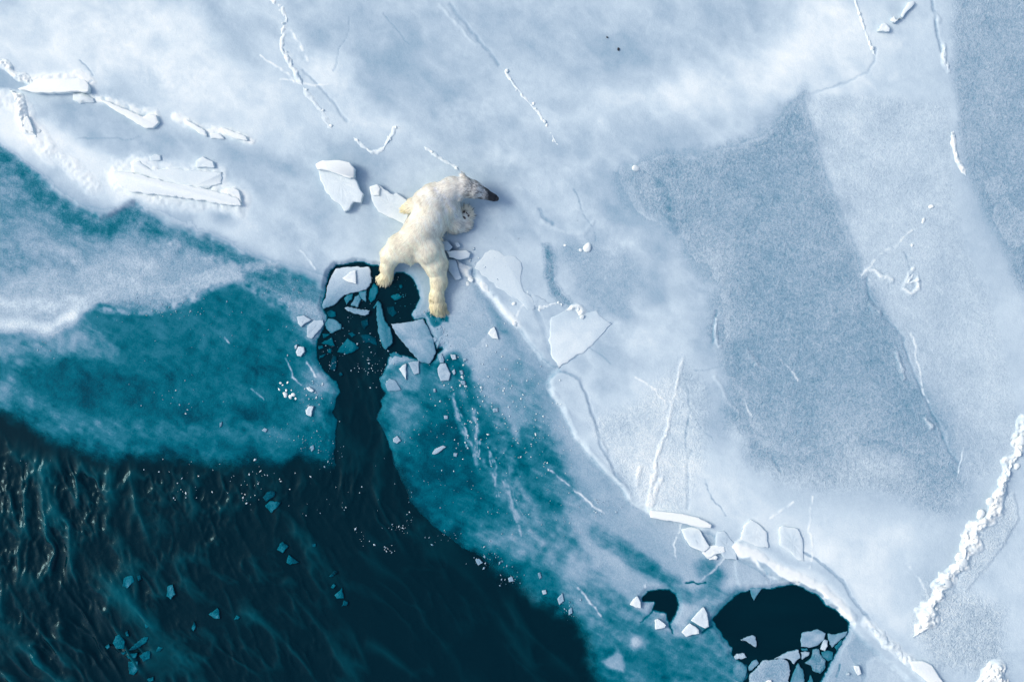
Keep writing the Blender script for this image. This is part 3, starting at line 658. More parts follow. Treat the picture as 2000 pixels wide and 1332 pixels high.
ridge('snow_ridge', [(25, 178), (40, 195), (46, 215), (52, 235), (60, 255), (72, 272)], 17, .07, 'lumpy white snow heap at the far left, below the long white slab', group=RG, lumps=4, lsize=(6, 12), t=.99)
ridge('snow_ridge', [(1664, -5), (1676, 30), (1690, 70), (1700, 98), (1706, 112)], 5, .035, 'straight thin snow seam beside the small white blocks at the top right', group=RG, lumps=2, lsize=(8, 12), t=.93)
ridge('snow_ridge', [(1843, 92), (1838, 115), (1850, 128), (1848, 140)], 7, .035, 'small kinked snow ridge near the top right corner', group=RG, t=.90)
ridge('snow_ridge', [(1857, 256), (1860, 285), (1866, 310), (1872, 325), (1883, 346)], 8, .06, 'short bright zigzag snow ridge at the right edge of the pale ice', group=RG, lumps=2, lsize=(5, 9), t=.99)
ridge('snow_ridge', [(1780, 535), (1770, 555), (1795, 548)], 6, .03, 'small hooked snow ridge on the pale right hand ice', group=RG, t=.92)
ridge('snow_ridge', [(1105, 608), (1125, 598), (1135, 612), (1128, 625)], 13, .05, 'jumbled snow rubble on the upper edge of the triangular plate', group=RG, lumps=4, lsize=(6, 12), t=.97)
ridge('snow_ridge', [(1045, 602), (1065, 600), (1080, 594), (1100, 592)], 7, .03, 'crumbly snow seam between the rafted slab and the triangular plate', group=RG, lumps=3, lsize=(4, 9), t=.93)
ridge('snow_ridge', [(893, 510), (905, 525), (915, 538), (925, 545)], 16, .06, 'heap of white snow rubble beside the bear\'s right hind leg', group=RG, lumps=4, lsize=(7, 13), t=.98)
ridge('snow_ridge', [(928, 540), (945, 560), (958, 575)], 11, .03, 'rounded snow lip at the top of the ice edge right of the bear', group=RG, t=.96)
ridge('snow_ridge', [(1700, 1225), (1735, 1258), (1780, 1290), (1815, 1318)], 15, .03, 'low snow seam running to the bottom right from the dark pond', group=RG, t=.92, ragged=.7, t_edge=.82)
ridge('snow_heap', [(1905, 1345), (1925, 1325), (1945, 1300), (1952, 1335), (1975, 1345)], 34, .12, 'white lumpy snow heap at the bottom right corner', 'snow heap', t=1.0, lumps=3, lsize=(8, 16))
ridge('snow_heap', [(1880, 830 + 40), (1872, 905), (1868, 925)], 5, .02, 'faint snow streak left of the long right hand ridge', 'snow heap', t=.86, t_edge=.80)

# ---- overturned slabs and rafted plates on the thick ice
def on(px, py): return zice(px, py)
SK = dict(side=.88)
SG = 'snow covered slabs along the upper left seam'
slab('snow_slab', [(42, 178), (62, 170), (78, 155), (105, 148), (150, 156), (166, 150), (180, 170), (182, 185), (150, 184), (108, 188), (75, 186)], 0, on(110, 170) + 0.062, .98,
     'large white upturned slab with a flat lower face at the upper left', 'ice slab', SG, tilt=(0, -.45), side=.93, bev=4, t_edge=1.0, t_var=.03)
slab('snow_slab', [(146, 186), (165, 183), (188, 195), (192, 203), (160, 206), (146, 198)], 0, on(170, 195) + 0.031, .93, 'rounded grey white lump under the end of the large upturned slab', 'ice slab', SG, **SK, dome=.03, bev=4)
slab('snow_slab', [(200, 198), (212, 200), (250, 216), (285, 232), (296, 226), (310, 228), (316, 243), (304, 254), (288, 254), (262, 238), (225, 216)], 0, on(260, 228) + 0.056, .99,
     'long narrow white bar with a knobbly end pointing down right', 'ice slab', SG, **SK, dome=.01, t_edge=1.0, t_var=.03, bev=2.5)
slab('snow_slab', [(365, 236), (380, 243), (405, 258), (408, 270), (390, 262), (372, 248)], 0, on(390, 255) + 0.037, .98, 'thin curved white bar right of the long knobbly bar', 'ice slab', SG, **SK, bev=2)
slab('snow_slab', [(412, 264), (430, 262), (442, 274), (415, 273)], 0, on(428, 268) + 0.025, .95, 'small white block between two narrow bars', 'ice slab', SG, **SK)
slab('snow_slab', [(433, 251), (450, 256), (485, 270), (488, 278), (465, 275), (445, 266)], 0, on(462, 268) + 0.037, .99, 'tapering white bar at the right end of the seam', 'ice slab', SG, **SK, bev=2.5)
slab('snow_slab', [(53, 235), (60, 229), (70, 250), (72, 262), (50, 256)], 0, on(62, 245) + 0.050, 1.0, 'bright white tooth of ice on the lumpy heap at the far left', 'ice slab', SG, **SK)
slab('snow_slab', [(224, 338), (240, 337), (262, 339), (300, 350), (345, 360), (400, 369), (440, 379), (470, 390), (476, 404), (440, 402), (400, 394), (330, 385), (262, 378), (236, 362)], -.02, on(330, 372) + 0.060, .97,
     'big white wedge shaped slab with a dark notch above the teal ice', 'ice slab', SG, side=.92, t_edge=.96, t_var=.06, bev=4, jit=2.0)
slab('snow_slab', [(258, 318), (275, 316), (300, 335), (340, 330), (400, 336), (438, 338), (436, 362), (400, 372), (345, 364), (300, 352), (264, 338)], -.02, on(340, 345) + 0.016, .875,
     'pale terraced plate lying behind the big white wedge', 'ice slab', SG, **SK, t_edge=.93, t_var=.08, bev=5, jit=2.0, dome=-.012)
slab('snow_slab', [(386, 318), (400, 308), (420, 318), (424, 330), (388, 330)], 0, on(405, 320) + 0.053, .93, 'small upright snow block on the pale terraced plate', 'ice slab', SG, **SK)
slab('snow_slab', [(294, 308), (305, 302), (318, 305), (320, 316), (298, 318)], 0, on(307, 310) + 0.019, .88, 'low grey white snow pad above the terraced plate', 'ice slab', SG, **SK, bev=4)
slab('snow_slab', [(442, 372), (458, 368), (470, 374), (476, 398), (462, 394), (450, 385)], 0, on(460, 384) + 0.056, .98, 'upright snow tab at the right end of the big wedge', 'ice slab', SG, **SK)

root = bpy.data.objects.new('ice_block', None); COL.objects.link(root); root.location = (WX(668), WY(367), on(668, 367))
tag(root, 'large pale block with a bright rounded snow cap, left of the bear', 'ice block')
o = slab('block_body', [(622, 326), (640, 318), (672, 320), (690, 325), (698, 334), (697, 352), (706, 372), (714, 383), (709, 400), (694, 398), (686, 412), (676, 417), (668, 404), (655, 396), (640, 380), (628, 355)],
         -.01, .19, .91, None, parent=root, t_edge=.92, tilt=(.05, .06), bev=3, t_var=.04, jit=1.5, side=.72); o.location = -root.location
o = slab('snow_cap', [(621, 326), (634, 318), (668, 317), (688, 322), (698, 334), (696, 352), (684, 353), (660, 344), (640, 338), (624, 336)], .17, .27, 1.0, None, parent=root, t_edge=1.0, dome=.02, bev=5, t_var=.02); o.location = -root.location
root = bpy.data.objects.new('ice_block', None); COL.objects.link(root); root.location = (WX(758), WY(400), on(758, 400))
tag(root, 'tilted pale slab lying half under the bear\'s left shoulder', 'ice block')
o = slab('block_body', [(724, 368), (740, 362), (752, 372), (770, 382), (776, 378), (800, 394), (806, 410), (792, 442), (775, 432), (755, 424), (740, 416), (730, 398)], -.01, .15, .92, None, parent=root,
         t_edge=.93, tilt=(-.03, .05), bev=3, t_var=.05, jit=1.5, side=.72); o.location = -root.location
o = slab('snow_cap', [(724, 368), (740, 362), (746, 372), (744, 386), (732, 386), (727, 380)], .12, .19, .98, None, parent=root, bev=3, t_var=.02); o.location = -root.location
def solo(px, py, size, label, group=None):
    o = lump('ice_lump', px, py, size); tag(o, label, 'ice lump', group); return o
solo(1241, 331, 20, 'single white snow lump above the dark vein in the grey ice')
solo(1147, 484, 22, 'white snow lump standing alone right of the rafted slabs')
solo(1134, 490, 10, 'tiny snow lump touching the left side of a lone larger lump')
solo(1068, 247, 8, 'small snow bead just below the short beaded ridge')
solo(1103, 480, 6, 'small snow bead left of the lone lump pair')
solo(1815, 405, 14, 'snow lump on the pale ice below the zigzag ridge'); solo(1800, 433, 11, 'smaller snow lump lower left of a lump on the pale ice')
solo(1778, 480, 10, 'faint snow lump above the hooked ridge on pale ice')
solo(1700, 98, 12, 'white bead at the foot of the straight top right seam')
BG = 'small upright ice blocks at the top right'
slab('ice_block', [(1709, 66), (1716, 52), (1724, 50), (1733, 60), (1732, 67)], 0, on(1720, 60) + .07, .95, 'small triangular white block at the top right, left of two others', 'ice block', BG)
slab('ice_block', [(1734, 44), (1740, 36), (1744, 44), (1756, 40), (1742, 50)], 0, on(1744, 44) + .06, .97, 'small forked white block in the middle of the top right trio', 'ice block', BG)
slab('ice_block', [(1755, 34), (1768, 10), (1778, 6), (1782, 12), (1768, 26), (1758, 40)], 0, on(1768, 22) + .05, .93, 'narrow white block reaching to the top edge on the right', 'ice block', BG)
SB = 'loose ice slabs beside the bear\'s right hip'
slab('ice_slab', [(872, 492), (890, 490), (912, 490), (920, 496), (917, 505), (900, 509), (878, 504)], on(890, 498), on(890, 498) + .11, .90, 'thick elongated slab with a bright top lying beside the bear\'s hip', 'ice slab', SB, t_edge=.93, side=.62, bev=2)
slab('ice_slab', [(862, 474), (874, 471), (885, 484), (878, 492), (866, 490)], on(872, 482), on(872, 482) + .07, .84, 'small bluish slab tucked under the bear\'s flank', 'ice slab', SB, side=.6)
slab('ice_slab', [(876, 506), (890, 508), (897, 530), (902, 545), (890, 548), (876, 530)], on(886, 526), on(886, 526) + .045, .82, 'flat grey slab between the bear\'s hind leg and the snow rubble', 'ice slab', SB)
slab('ice_slab', [(888, 476), (896, 474), (901, 482), (894, 486)], on(895, 480), on(895, 480) + .06, .80, 'little grey chunk in the shade below the bear\'s right paw', 'ice slab', SB)
RS = 'rafted plates right of the bear'
slab('ice_plate', [(926, 525), (940, 505), (958, 488), (975, 490), (985, 500), (1005, 500), (1018, 512), (1021, 525), (1018, 540), (1021, 562), (1040, 582), (1045, 605), (1030, 606), (1010, 585), (985, 570), (955, 550)],
     on(980, 540) - .04, on(980, 540) + .006, .865, 'pale rafted slab with a ragged upper edge right of the bear', 'ice plate', RS, side=.80, t_edge=.87, bev=4, jit=4, step=9, t_var=.05, tgrad=(-.05, .03), rough=.0008, dome=.004)
slab('ice_plate', [(1075, 620), (1092, 612), (1110, 605), (1140, 612), (1165, 605), (1180, 622), (1196, 632), (1175, 655), (1150, 680), (1120, 700), (1091, 719), (1078, 700), (1070, 665)],
     on(1130, 660) - .04, on(1130, 660) + .007, .885, 'triangular white plate with rubble on its upper edge', 'ice plate', RS, side=.80, t_edge=.86, bev=4, jit=3, step=8, t_var=.05, tgrad=(0, -.12), rough=.0008, dome=.004)
slab('ice_plate', [(1022, 590), (1040, 575), (1065, 585), (1076, 594), (1050, 602), (1030, 604)], on(1045, 590) - .04, on(1045, 590) + .005, .80, 'small grey plate wedged above the seam of snow crumbs', 'ice plate', RS, side=.76, bev=4, jit=2)
solo(1006, 632, 13, 'low snow pad at the thick ice edge, right of a loose white chip')
solo(1003, 594, 10, 'snow lump on the lower part of the pale rafted slab')
LS = 'upturned slabs along the lower ice edge'
slab('ice_slab', [(1268, 995), (1280, 995), (1330, 1000), (1362, 1008), (1388, 1022), (1386, 1029), (1360, 1026), (1325, 1018), (1268, 1008)], on(1330, 1005) - .04, on(1320, 1000) + 0.060, 1.0,
     'long white bar lying along the ice edge above the dark ponds', 'ice slab', LS, bev=3, t_var=.02, side=.82, jit=.7)
slab('ice_slab', [(1330, 1033), (1350, 1028), (1365, 1032), (1385, 1066), (1372, 1076), (1345, 1064), (1336, 1050)], .0, on(1355, 1050) + 0.048, .88, 'tilted grey slab below the long white bar', 'ice slab', LS, side=.82, tilt=(0, -.15), t_edge=.95)
slab('ice_slab', [(1398, 1036), (1412, 1034), (1436, 1062), (1438, 1092), (1412, 1088), (1396, 1062)], .0, on(1415, 1064) + 0.027, .80, 'flat bluish slab right of the tilted grey one', 'ice slab', LS, side=.8, t_edge=.84)
slab('ice_slab', [(1370, 1078), (1380, 1066), (1398, 1062), (1414, 1064), (1416, 1076), (1395, 1082), (1380, 1090)], .0, on(1392, 1075) + 0.054, .97, 'white crumpled block in the gap of the lower ice edge', 'ice slab', LS, side=.9, bev=3)
slab('ice_slab', [(1380, 1084), (1395, 1080), (1402, 1086), (1398, 1092), (1384, 1092)], .0, on(1390, 1087) + 0.042, .99, 'small round white block under the crumpled one', 'ice slab', LS, side=.9, bev=3)
slab('ice_slab', [(1443, 1052), (1450, 1025), (1463, 1012), (1475, 1018), (1495, 1036), (1499, 1068), (1480, 1066)], on(1470, 1045) - .02, on(1470, 1045) + 0.027, .89, 'upright slab shaped like a house, left of its twin', 'ice slab', LS, side=.8, t_edge=.93, tilt=(0, .03))
slab('ice_slab', [(1520, 1062), (1519, 1030), (1524, 1024), (1555, 1030), (1565, 1050), (1568, 1094), (1556, 1092), (1540, 1074)], on(1540, 1055) - .02, on(1540, 1055) + 0.024, .855, 'faint pale slab with an arched top, right of the house shaped slab', 'ice slab', LS, side=.8, t_edge=.91, tilt=(0, .03))
slab('ice_slab', [(1772, 1288), (1795, 1286), (1815, 1294), (1830, 1318), (1850, 1345), (1825, 1340), (1800, 1322), (1778, 1305)], on(1800, 1305) - .02, on(1800, 1305) + 0.036, .97, 'white slab with a bright rim near the bottom right seam', 'ice slab', LS, side=.9, bev=4, t_edge=1.0)
rock = bpy.data.materials.new('dark_grit'); rock.use_nodes = True; rock.node_tree.nodes['Principled BSDF'].inputs['Base Color'].default_value = (.012, .014, .02, 1)
for x, y, sx, sy, lab in [(1207, 99, 5, 8, 'larger dark speck of grit on the blue grey ice at the top'), (1185, 76, 4, 4, 'tiny dark speck of grit above the larger one')]:
    me = LUMPS[1].copy(); me.name = 'grit'; me.materials.clear(); me.materials.append(rock)
    o = bpy.data.objects.new('grit', me); COL.objects.link(o); o.location = (WX(x), WY(y), on(x, y) + .01); o.scale = (sx / S, sy / S, .04); o.rotation_euler = (0, 0, -.2)
    tag(o, lab, 'grit')

# ---- pieces floating in the hole the bear came out of
HG = 'broken ice pieces floating in the hole behind the bear'
def fl(pts, t, label, zt=.022, th=.07, conv=z3, group=HG, cat='floating ice', te=None, **kw):
    kw.setdefault('step', 3.5); kw.setdefault('jit', 1.0); kw.setdefault('bev', 1.8); kw.setdefault('rough', .0015); kw.setdefault('t_var', .09)
    return slab('ice_floe', conv(pts), zt - th, zt, t, label, cat, group, t_edge=t - .05 if te is None else te, side=kw.pop('side', max(.1, t - .3)), grain=kw.pop('grain', .10), **kw)
fl([(252, 150), (330, 137), (470, 138), (482, 170), (486, 240), (452, 288), (390, 302), (310, 322), (262, 372), (240, 388), (170, 412), (165, 385), (190, 330), (198, 262), (225, 195)], .74, 'largest pale floe at the top left of the hole, bearing a white chip', zt=.03, te=.72, t_var=.06, tgrad=(0, .45))
slab('ice_chip', z3([(298, 212), (345, 172), (384, 158), (388, 252), (340, 240)]), .028, .06, .95, 'bright white triangular chip lying on the largest pale floe', 'ice chip', None, t_edge=.97, side=.75)
fl([(306, 345), (330, 318), (365, 310), (362, 345), (322, 388)], .47, 'small teal piece under the lower edge of the largest pale floe')
fl([(350, 388), (378, 330), (402, 318), (420, 345), (400, 402)], .54, 'clear square piece between two teal ones at mid hole', zt=.03)
fl([(402, 300), (455, 292), (450, 368), (412, 345)], .50, 'pale teal piece right of the clear square one')
fl([(310, 405), (330, 396), (395, 412), (478, 420), (470, 445), (445, 456), (385, 445), (335, 428)], .68, 'elongated pale shard lying across the hole', zt=.05, tilt=(0, -.1))
fl([(500, 245), (525, 262), (530, 300), (505, 355), (480, 372), (465, 345), (472, 295)], .38, 'teal oval piece below the bear\'s left hind foot')
fl([(520, 345), (545, 372), (562, 440), (575, 490), (612, 540), (625, 632), (580, 678), (558, 655), (530, 570), (518, 450)], .50, 'long teal blade shaped piece standing in the middle of the hole', zt=.045, t_var=.10)
fl([(495, 405), (528, 355), (535, 368), (505, 412)], .44, 'thin splinter at the top of the long teal blade')
fl([(585, 398), (630, 392), (655, 440), (620, 465), (590, 440)], .22, 'dark sunken piece right of the long teal blade', zt=.01)
fl([(608, 332), (630, 316), (665, 312), (688, 328), (672, 348), (635, 358)], .33, 'small oval teal piece alone in the round dark pool', zt=.012)
fl([(663, 255), (682, 250), (692, 268), (676, 284), (664, 272)], .26, 'tiny dim piece near the top of the round dark pool', zt=.01)
fl([(194, 432), (225, 415), (255, 430), (258, 460), (225, 470), (200, 458)], .30, 'dim teal piece at the left wall of the hole', zt=.014)
fl([(178, 512), (205, 472), (250, 480), (290, 510), (288, 545), (225, 572), (200, 550)], .52, 'rounded pale teal piece left of the black water', zt=.03, t_var=.09)
fl([(165, 572), (218, 572), (200, 590), (170, 602)], .33, 'thin wedge under the rounded pale teal piece', zt=.015)
fl([(158, 632), (225, 594), (250, 655), (215, 650)], .36, 'three cornered teal piece near the left wall', zt=.02)
fl([(135, 652), (168, 646), (176, 664), (142, 678)], .30, 'narrow dim chip against the left wall', zt=.012)
fl([(196, 670), (230, 668), (226, 700), (198, 696)], .28, 'small squarish dim chip below the three cornered piece', zt=.012)
fl([(145, 712), (192, 704), (172, 728), (142, 738)], .26, 'flat dim chip at the lower left of the hole', zt=.012)
fl([(260, 690), (295, 640), (330, 600), (372, 628), (408, 662), (380, 685), (330, 706), (285, 698)], .34, 'broad teal triangle floating in the lower hole', zt=.02, t_var=.10)
fl([(330, 572), (360, 560), (390, 580), (360, 600)], .24, 'dim teal chip above the broad triangle', zt=.012)
fl([(408, 582), (470, 572), (520, 602), (522, 650), (475, 632), (440, 636)], .21, 'dark sunken slab left of the long teal blade', zt=.01)
fl([(415, 490), (462, 470), (470, 515), (440, 548), (420, 530)], .19, 'dark sunken slab above another in mid hole', zt=.01)
fl([(235, 712), (262, 720), (262, 770), (250, 816), (214, 802), (222, 750)], .23, 'upright dim slab at the bottom left of the hole', zt=.012)
fl([(270, 830), (295, 822), (302, 842), (280, 852)], .2, 'tiny dim chip at the neck of the channel', zt=.012)
fl([(612, 508), (690, 500), (760, 490), (820, 474), (850, 520), (868, 560), (890, 610), (906, 690), (885, 740), (858, 770), (800, 755), (765, 720), (700, 640), (640, 570)], .67, 'big smooth grey floe filling the right side of the hole', zt=.035, te=.63, t_var=.16, tgrad=(-.12, .05))
fl([(900, 530), (935, 510), (955, 540), (950, 600), (930, 650), (910, 672), (915, 620), (905, 580)], .66, 'bent pale floe at the splash of the right hind foot', zt=.03, t_var=.08)
fl([(880, 605), (900, 592), (918, 600), (912, 622), (892, 628)], .68, 'small pale lump between the big grey floe and the bent one', zt=.03)
fl([(600, 700), (640, 690), (690, 722), (672, 742), (618, 738)], .46, 'teal piece jammed under the big smooth grey floe', zt=.02)
OG = 'white ice chips lying on the thin teal ice'
def chip(pts, t, label, conv=z3, group=OG, z=None, h=.035, **kw):
    P_ = conv(pts); cx = sum(p[0] for p in P_) / len(P_); cy = sum(p[1] for p in P_) / len(P_); b_ = max(0.0, zice(cx, cy))
    kw.setdefault('step', 5); kw.setdefault('jit', .6); kw.setdefault('bev', 1.4); kw.setdefault('t_edge', t + .01)
    return slab('ice_chip', P_, b_ - .02, b_ + h, t, label, 'ice chip', group, side=max(.3, t - .2), **kw)
chip([(2, 462), (50, 452), (100, 482), (60, 505), (32, 530), (10, 505)], .80, 'pale chip leftmost of the pair at the left wall of the hole')
chip([(72, 520), (112, 486), (172, 482), (178, 510), (160, 540), (98, 606), (66, 592)], .76, 'rounded pale plate touching the left wall of the hole', h=.02)
chip([(-12, 650), (6, 640), (4, 668), (-8, 672)], .78, 'little round chip of a close pair on teal ice')
chip([(12, 655), (50, 658), (56, 690), (30, 722), (5, 715), (-4, 690)], .84, 'six sided white chip of a close pair on teal ice')
chip([(664, 800), (690, 775), (712, 764), (712, 872), (690, 840)], .86, 'white pointed chip below the big grey floe, left of its neighbour', h=.03)
chip([(724, 758), (760, 750), (795, 748), (796, 830), (765, 838), (745, 800)], .70, 'grey chip below the big grey floe, beside a white pointed one', h=.02)
chip([(575, 900), (600, 860), (640, 872), (680, 936), (640, 945), (592, 945)], .66, 'grey plate on the right bank of the channel', h=.015, t_edge=.62)
chip([(915, 795), (935, 765), (968, 762), (1000, 830), (990, 876), (935, 880), (920, 840)], .74, 'rounded grey white chip right of the big grey floe', h=.03, t_var=.1)
chip([(925, 735), (940, 700), (960, 740), (955, 762), (930, 762)], .66, 'grey pointed chip above the rounded grey white one', h=.02)
chip([(998, 705), (1032, 706), (1038, 738), (1012, 742)], .76, 'small squarish chip at the margin of the teal ice')
chip([(1008, 816), (1025, 800), (1034, 828), (1022, 842)], .72, 'small bent chip among scattered crumbs right of the hole', h=.02)
chip([(1062, 878), (1092, 876), (1100, 895), (1086, 908), (1070, 900)], .66, 'flat dim chip among scattered crumbs right of the hole', h=.02)
chip([(1058, 812), (1075, 808), (1084, 835), (1068, 840)], .68, 'upright dim chip among scattered crumbs right of the hole', h=.02)
chip([(888, 930), (902, 928), (905, 950), (890, 952)], .72, 'little square chip in the teal ice below the rounded grey one', h=.02)
chip([(62, 922), (84, 916), (118, 940), (100, 952), (78, 942)], .90, 'bright bird shaped chip left of the channel')
chip([(60, 1070), (78, 1042), (114, 1040), (96, 1110), (64, 1096)], .86, 'bright four cornered chip left of the channel')
ident = lambda p: p
chip([(953, 651), (958, 643), (965, 638), (970, 648), (974, 663), (962, 661)], .95, 'bright white three cornered chip on the grey ice right of the hole', ident)
chip([(512, 840), (518, 835), (524, 838), (520, 844)], .66, 'small dim chip on the teal ice far left of the channel', ident, h=.02)
chip([(430, 826), (435, 823), (434, 832), (430, 834)], .60, 'tiny dim chip in the middle of the left teal ice', ident, h=.015)
chip([(606, 872), (613, 868), (615, 876), (609, 882)], .60, 'tiny dim chip near the lower edge of the left teal ice', ident, h=.015)
chip([(844, 886), (850, 876), (866, 869), (872, 872), (862, 880), (850, 887)], .72, 'slender pale shard in the teal ice right of the channel', ident, h=.02)
chip([(886, 884), (894, 884), (892, 892), (886, 890)], .66, 'small dim chip right of the slender pale shard', ident, h=.015)
chip([(867, 811), (875, 811), (875, 818), (868, 818)], .68, 'small dim chip above the slender pale shard', ident, h=.015)
chip([(962, 798), (972, 796), (973, 804), (963, 805)], .68, 'dim chip in the teal ice right of the white streak', ident, h=.015)
chip([(768, 856), (776, 850), (784, 860), (776, 866), (768, 862)], .72, 'crumbly pale chip near the right bank of the channel', ident, h=.02)
chip([(1050, 1118), (1055, 1116), (1058, 1126), (1054, 1130)], .6, 'dim curved chip at the slushy edge of the sea', ident, h=.015)
chip([(928, 1092), (936, 1090), (944, 1098), (934, 1104)], .62, 'ragged slush lump at the edge of the dark sea', ident, h=.02)
chip([(992, 1128), (1000, 1124), (1004, 1134), (994, 1136)], .64, 'small slush lump further down the dark sea edge', ident, h=.02)
chip([(1058, 1152), (1066, 1150), (1068, 1158), (1060, 1160)], .74, 'rounded pale lump at the dark sea edge', ident, h=.02)
chip([(1088, 1168), (1098, 1156), (1102, 1172), (1092, 1180)], .66, 'larger pale lump where the sea edge turns down', ident, h=.02)
chip([(1110, 1190), (1116, 1184), (1118, 1196), (1110, 1200)], .64, 'dim pale lump lowest on the curving sea edge', ident, h=.02)
for k, (x, y, s_) in enumerate([(558, 770, 12), (568, 775, 11), (574, 771, 9), (560, 762, 7), (549, 748, 6), (546, 760, 6), (553, 752, 5), (570, 762, 5), (562, 747, 5), (578, 778, 7)]):
    o = lump('ice_lump', x, y, s_); tag(o, 'white crumb in the small cluster of crumbs left of the channel', 'ice lump', 'cluster of white crumbs on the teal ice')
# ---- pieces in and beside the lower right pond
PG = 'ice pieces crowding the lower end of the round pond'
p4 = dict(conv=z4, group=PG)
fl([(985, 962), (1030, 940), (1062, 930), (1085, 942), (1092, 985), (1086, 1010), (1060, 995), (1020, 968)], .72, 'three cornered pale piece alone in the black pond', zt=.03, **p4)
fl([(943, 1072), (960, 1052), (1012, 1048), (1028, 1076), (1002, 1086), (950, 1088)], .76, 'small flat pale piece at the pond\'s left shore', zt=.025, **p4)
fl([(1036, 1140), (1060, 1102), (1092, 1088), (1108, 1112), (1062, 1160), (1040, 1162)], .58, 'narrow teal piece left of the biggest pond floe', zt=.025, **p4)
fl([(1085, 1150), (1130, 1096), (1210, 1088), (1262, 1082), (1292, 1098), (1312, 1160), (1300, 1210), (1295, 1290), (1250, 1330), (1100, 1330), (1040, 1290), (1045, 1190)], .665, 'biggest grey floe at the bottom of the pond', zt=.03, te=.70, t_var=.08, grain=.2, **p4)
slab('ice_chip', z4([(1136, 1240), (1160, 1218), (1184, 1216), (1190, 1242), (1170, 1262), (1140, 1258)]), .025, .06, .98, 'bright white chip lying on the biggest grey floe', 'ice chip', None)
fl([(1205, 1088), (1250, 1062), (1290, 1038), (1362, 1022), (1373, 1076), (1350, 1092), (1332, 1118), (1308, 1092), (1282, 1082)], .72, 'pale wedge resting against the biggest floe', zt=.04, tilt=(.1, 0), **p4)
fl([(1376, 965), (1385, 918), (1425, 906), (1452, 905), (1488, 892), (1540, 918), (1532, 962), (1482, 1000), (1440, 1012), (1380, 1006)], .68, 'broad rounded grey piece, topmost of the pond\'s crowd', zt=.03, **p4)
fl([(1553, 922), (1600, 926), (1682, 904), (1672, 932), (1620, 975), (1580, 1012), (1565, 990)], .64, 'triangular grey piece at the right corner of the pond', zt=.03, **p4)
fl([(1503, 1022), (1515, 985), (1530, 958), (1552, 962), (1552, 1000), (1532, 1034)], .82, 'small bright upright piece between two grey ones in the pond', zt=.05, **p4)
fl([(1376, 1042), (1405, 1034), (1436, 1040), (1432, 1062), (1385, 1090)], .72, 'small pale piece under the broad rounded one', zt=.03, **p4)
fl([(1380, 1018), (1420, 1014), (1428, 1030), (1385, 1034)], .46, 'thin teal sliver under the broad rounded piece', zt=.02, **p4)
fl([(1403, 1112), (1446, 1076), (1456, 1024), (1495, 1020), (1506, 1056), (1542, 1096), (1535, 1150), (1502, 1182), (1455, 1162), (1445, 1130)], .58, 'star shaped mottled piece in the pond\'s crowd', zt=.03, t_var=.12, grain=.25, **p4)
fl([(1510, 1042), (1550, 1030), (1590, 1040), (1586, 1092), (1556, 1102), (1520, 1076)], .50, 'dark teal piece right of the star shaped one', zt=.02, **p4)
fl([(1305, 1245), (1335, 1165), (1360, 1110), (1395, 1160), (1406, 1245), (1390, 1300), (1310, 1290)], .55, 'upright grey teal slab below the star shaped piece', zt=.025, **p4)
fl([(1420, 1245), (1442, 1188), (1466, 1242), (1470, 1300), (1420, 1300)], .46, 'small teal slab at the bottom edge right of an upright one', zt=.02, **p4)
fl([(1598, 1012), (1622, 980), (1645, 958), (1652, 990), (1612, 1032)], .46, 'narrow teal chip against the pond\'s right shore', zt=.02, **p4)
fl([(1042, 622), (1132, 622), (1105, 660), (1074, 710), (1056, 670)], .56, 'pointed tongue of ice hanging from the pond\'s upper shore', zt=.02, **p4)
fl([(965, 1100), (1000, 1110), (1028, 1140), (1022, 1195), (1000, 1240), (950, 1225), (930, 1150)], .52, 'grey teal plate on the left shore of the pond', zt=.032, grain=.15, **p4)
CG = 'bright chips beside the two dark ponds'
chip([(264, 728), (285, 695), (312, 670), (336, 712), (338, 753), (300, 746)], .93, 'bright chip left of the small hooked pond', z4, CG, h=.05)
chip([(425, 828), (445, 818), (470, 835), (500, 860), (490, 878), (428, 888)], .92, 'bright chip under the small hooked pond', z4, CG, h=.05)
chip([(660, 832), (700, 782), (742, 742), (766, 782), (778, 870), (752, 882), (700, 856)], .90, 'larger bright chip at the pond\'s left tip, upper of two', z4, CG, h=.05)
chip([(599, 908), (622, 878), (652, 848), (690, 870), (712, 890), (715, 915), (670, 922), (626, 936)], .92, 'bright chip at the pond\'s left tip, lower of two', z4, CG, h=.05)
chip([(1716, 1126), (1750, 1122), (1758, 1145), (1767, 1176), (1742, 1187), (1726, 1160)], .97, 'bright upright chip right of the round pond', z4, CG, h=.05)
chip([(1668, 1180), (1685, 1170), (1698, 1178), (1685, 1188)], .84, 'small dim chip right of the round pond', z4, CG)
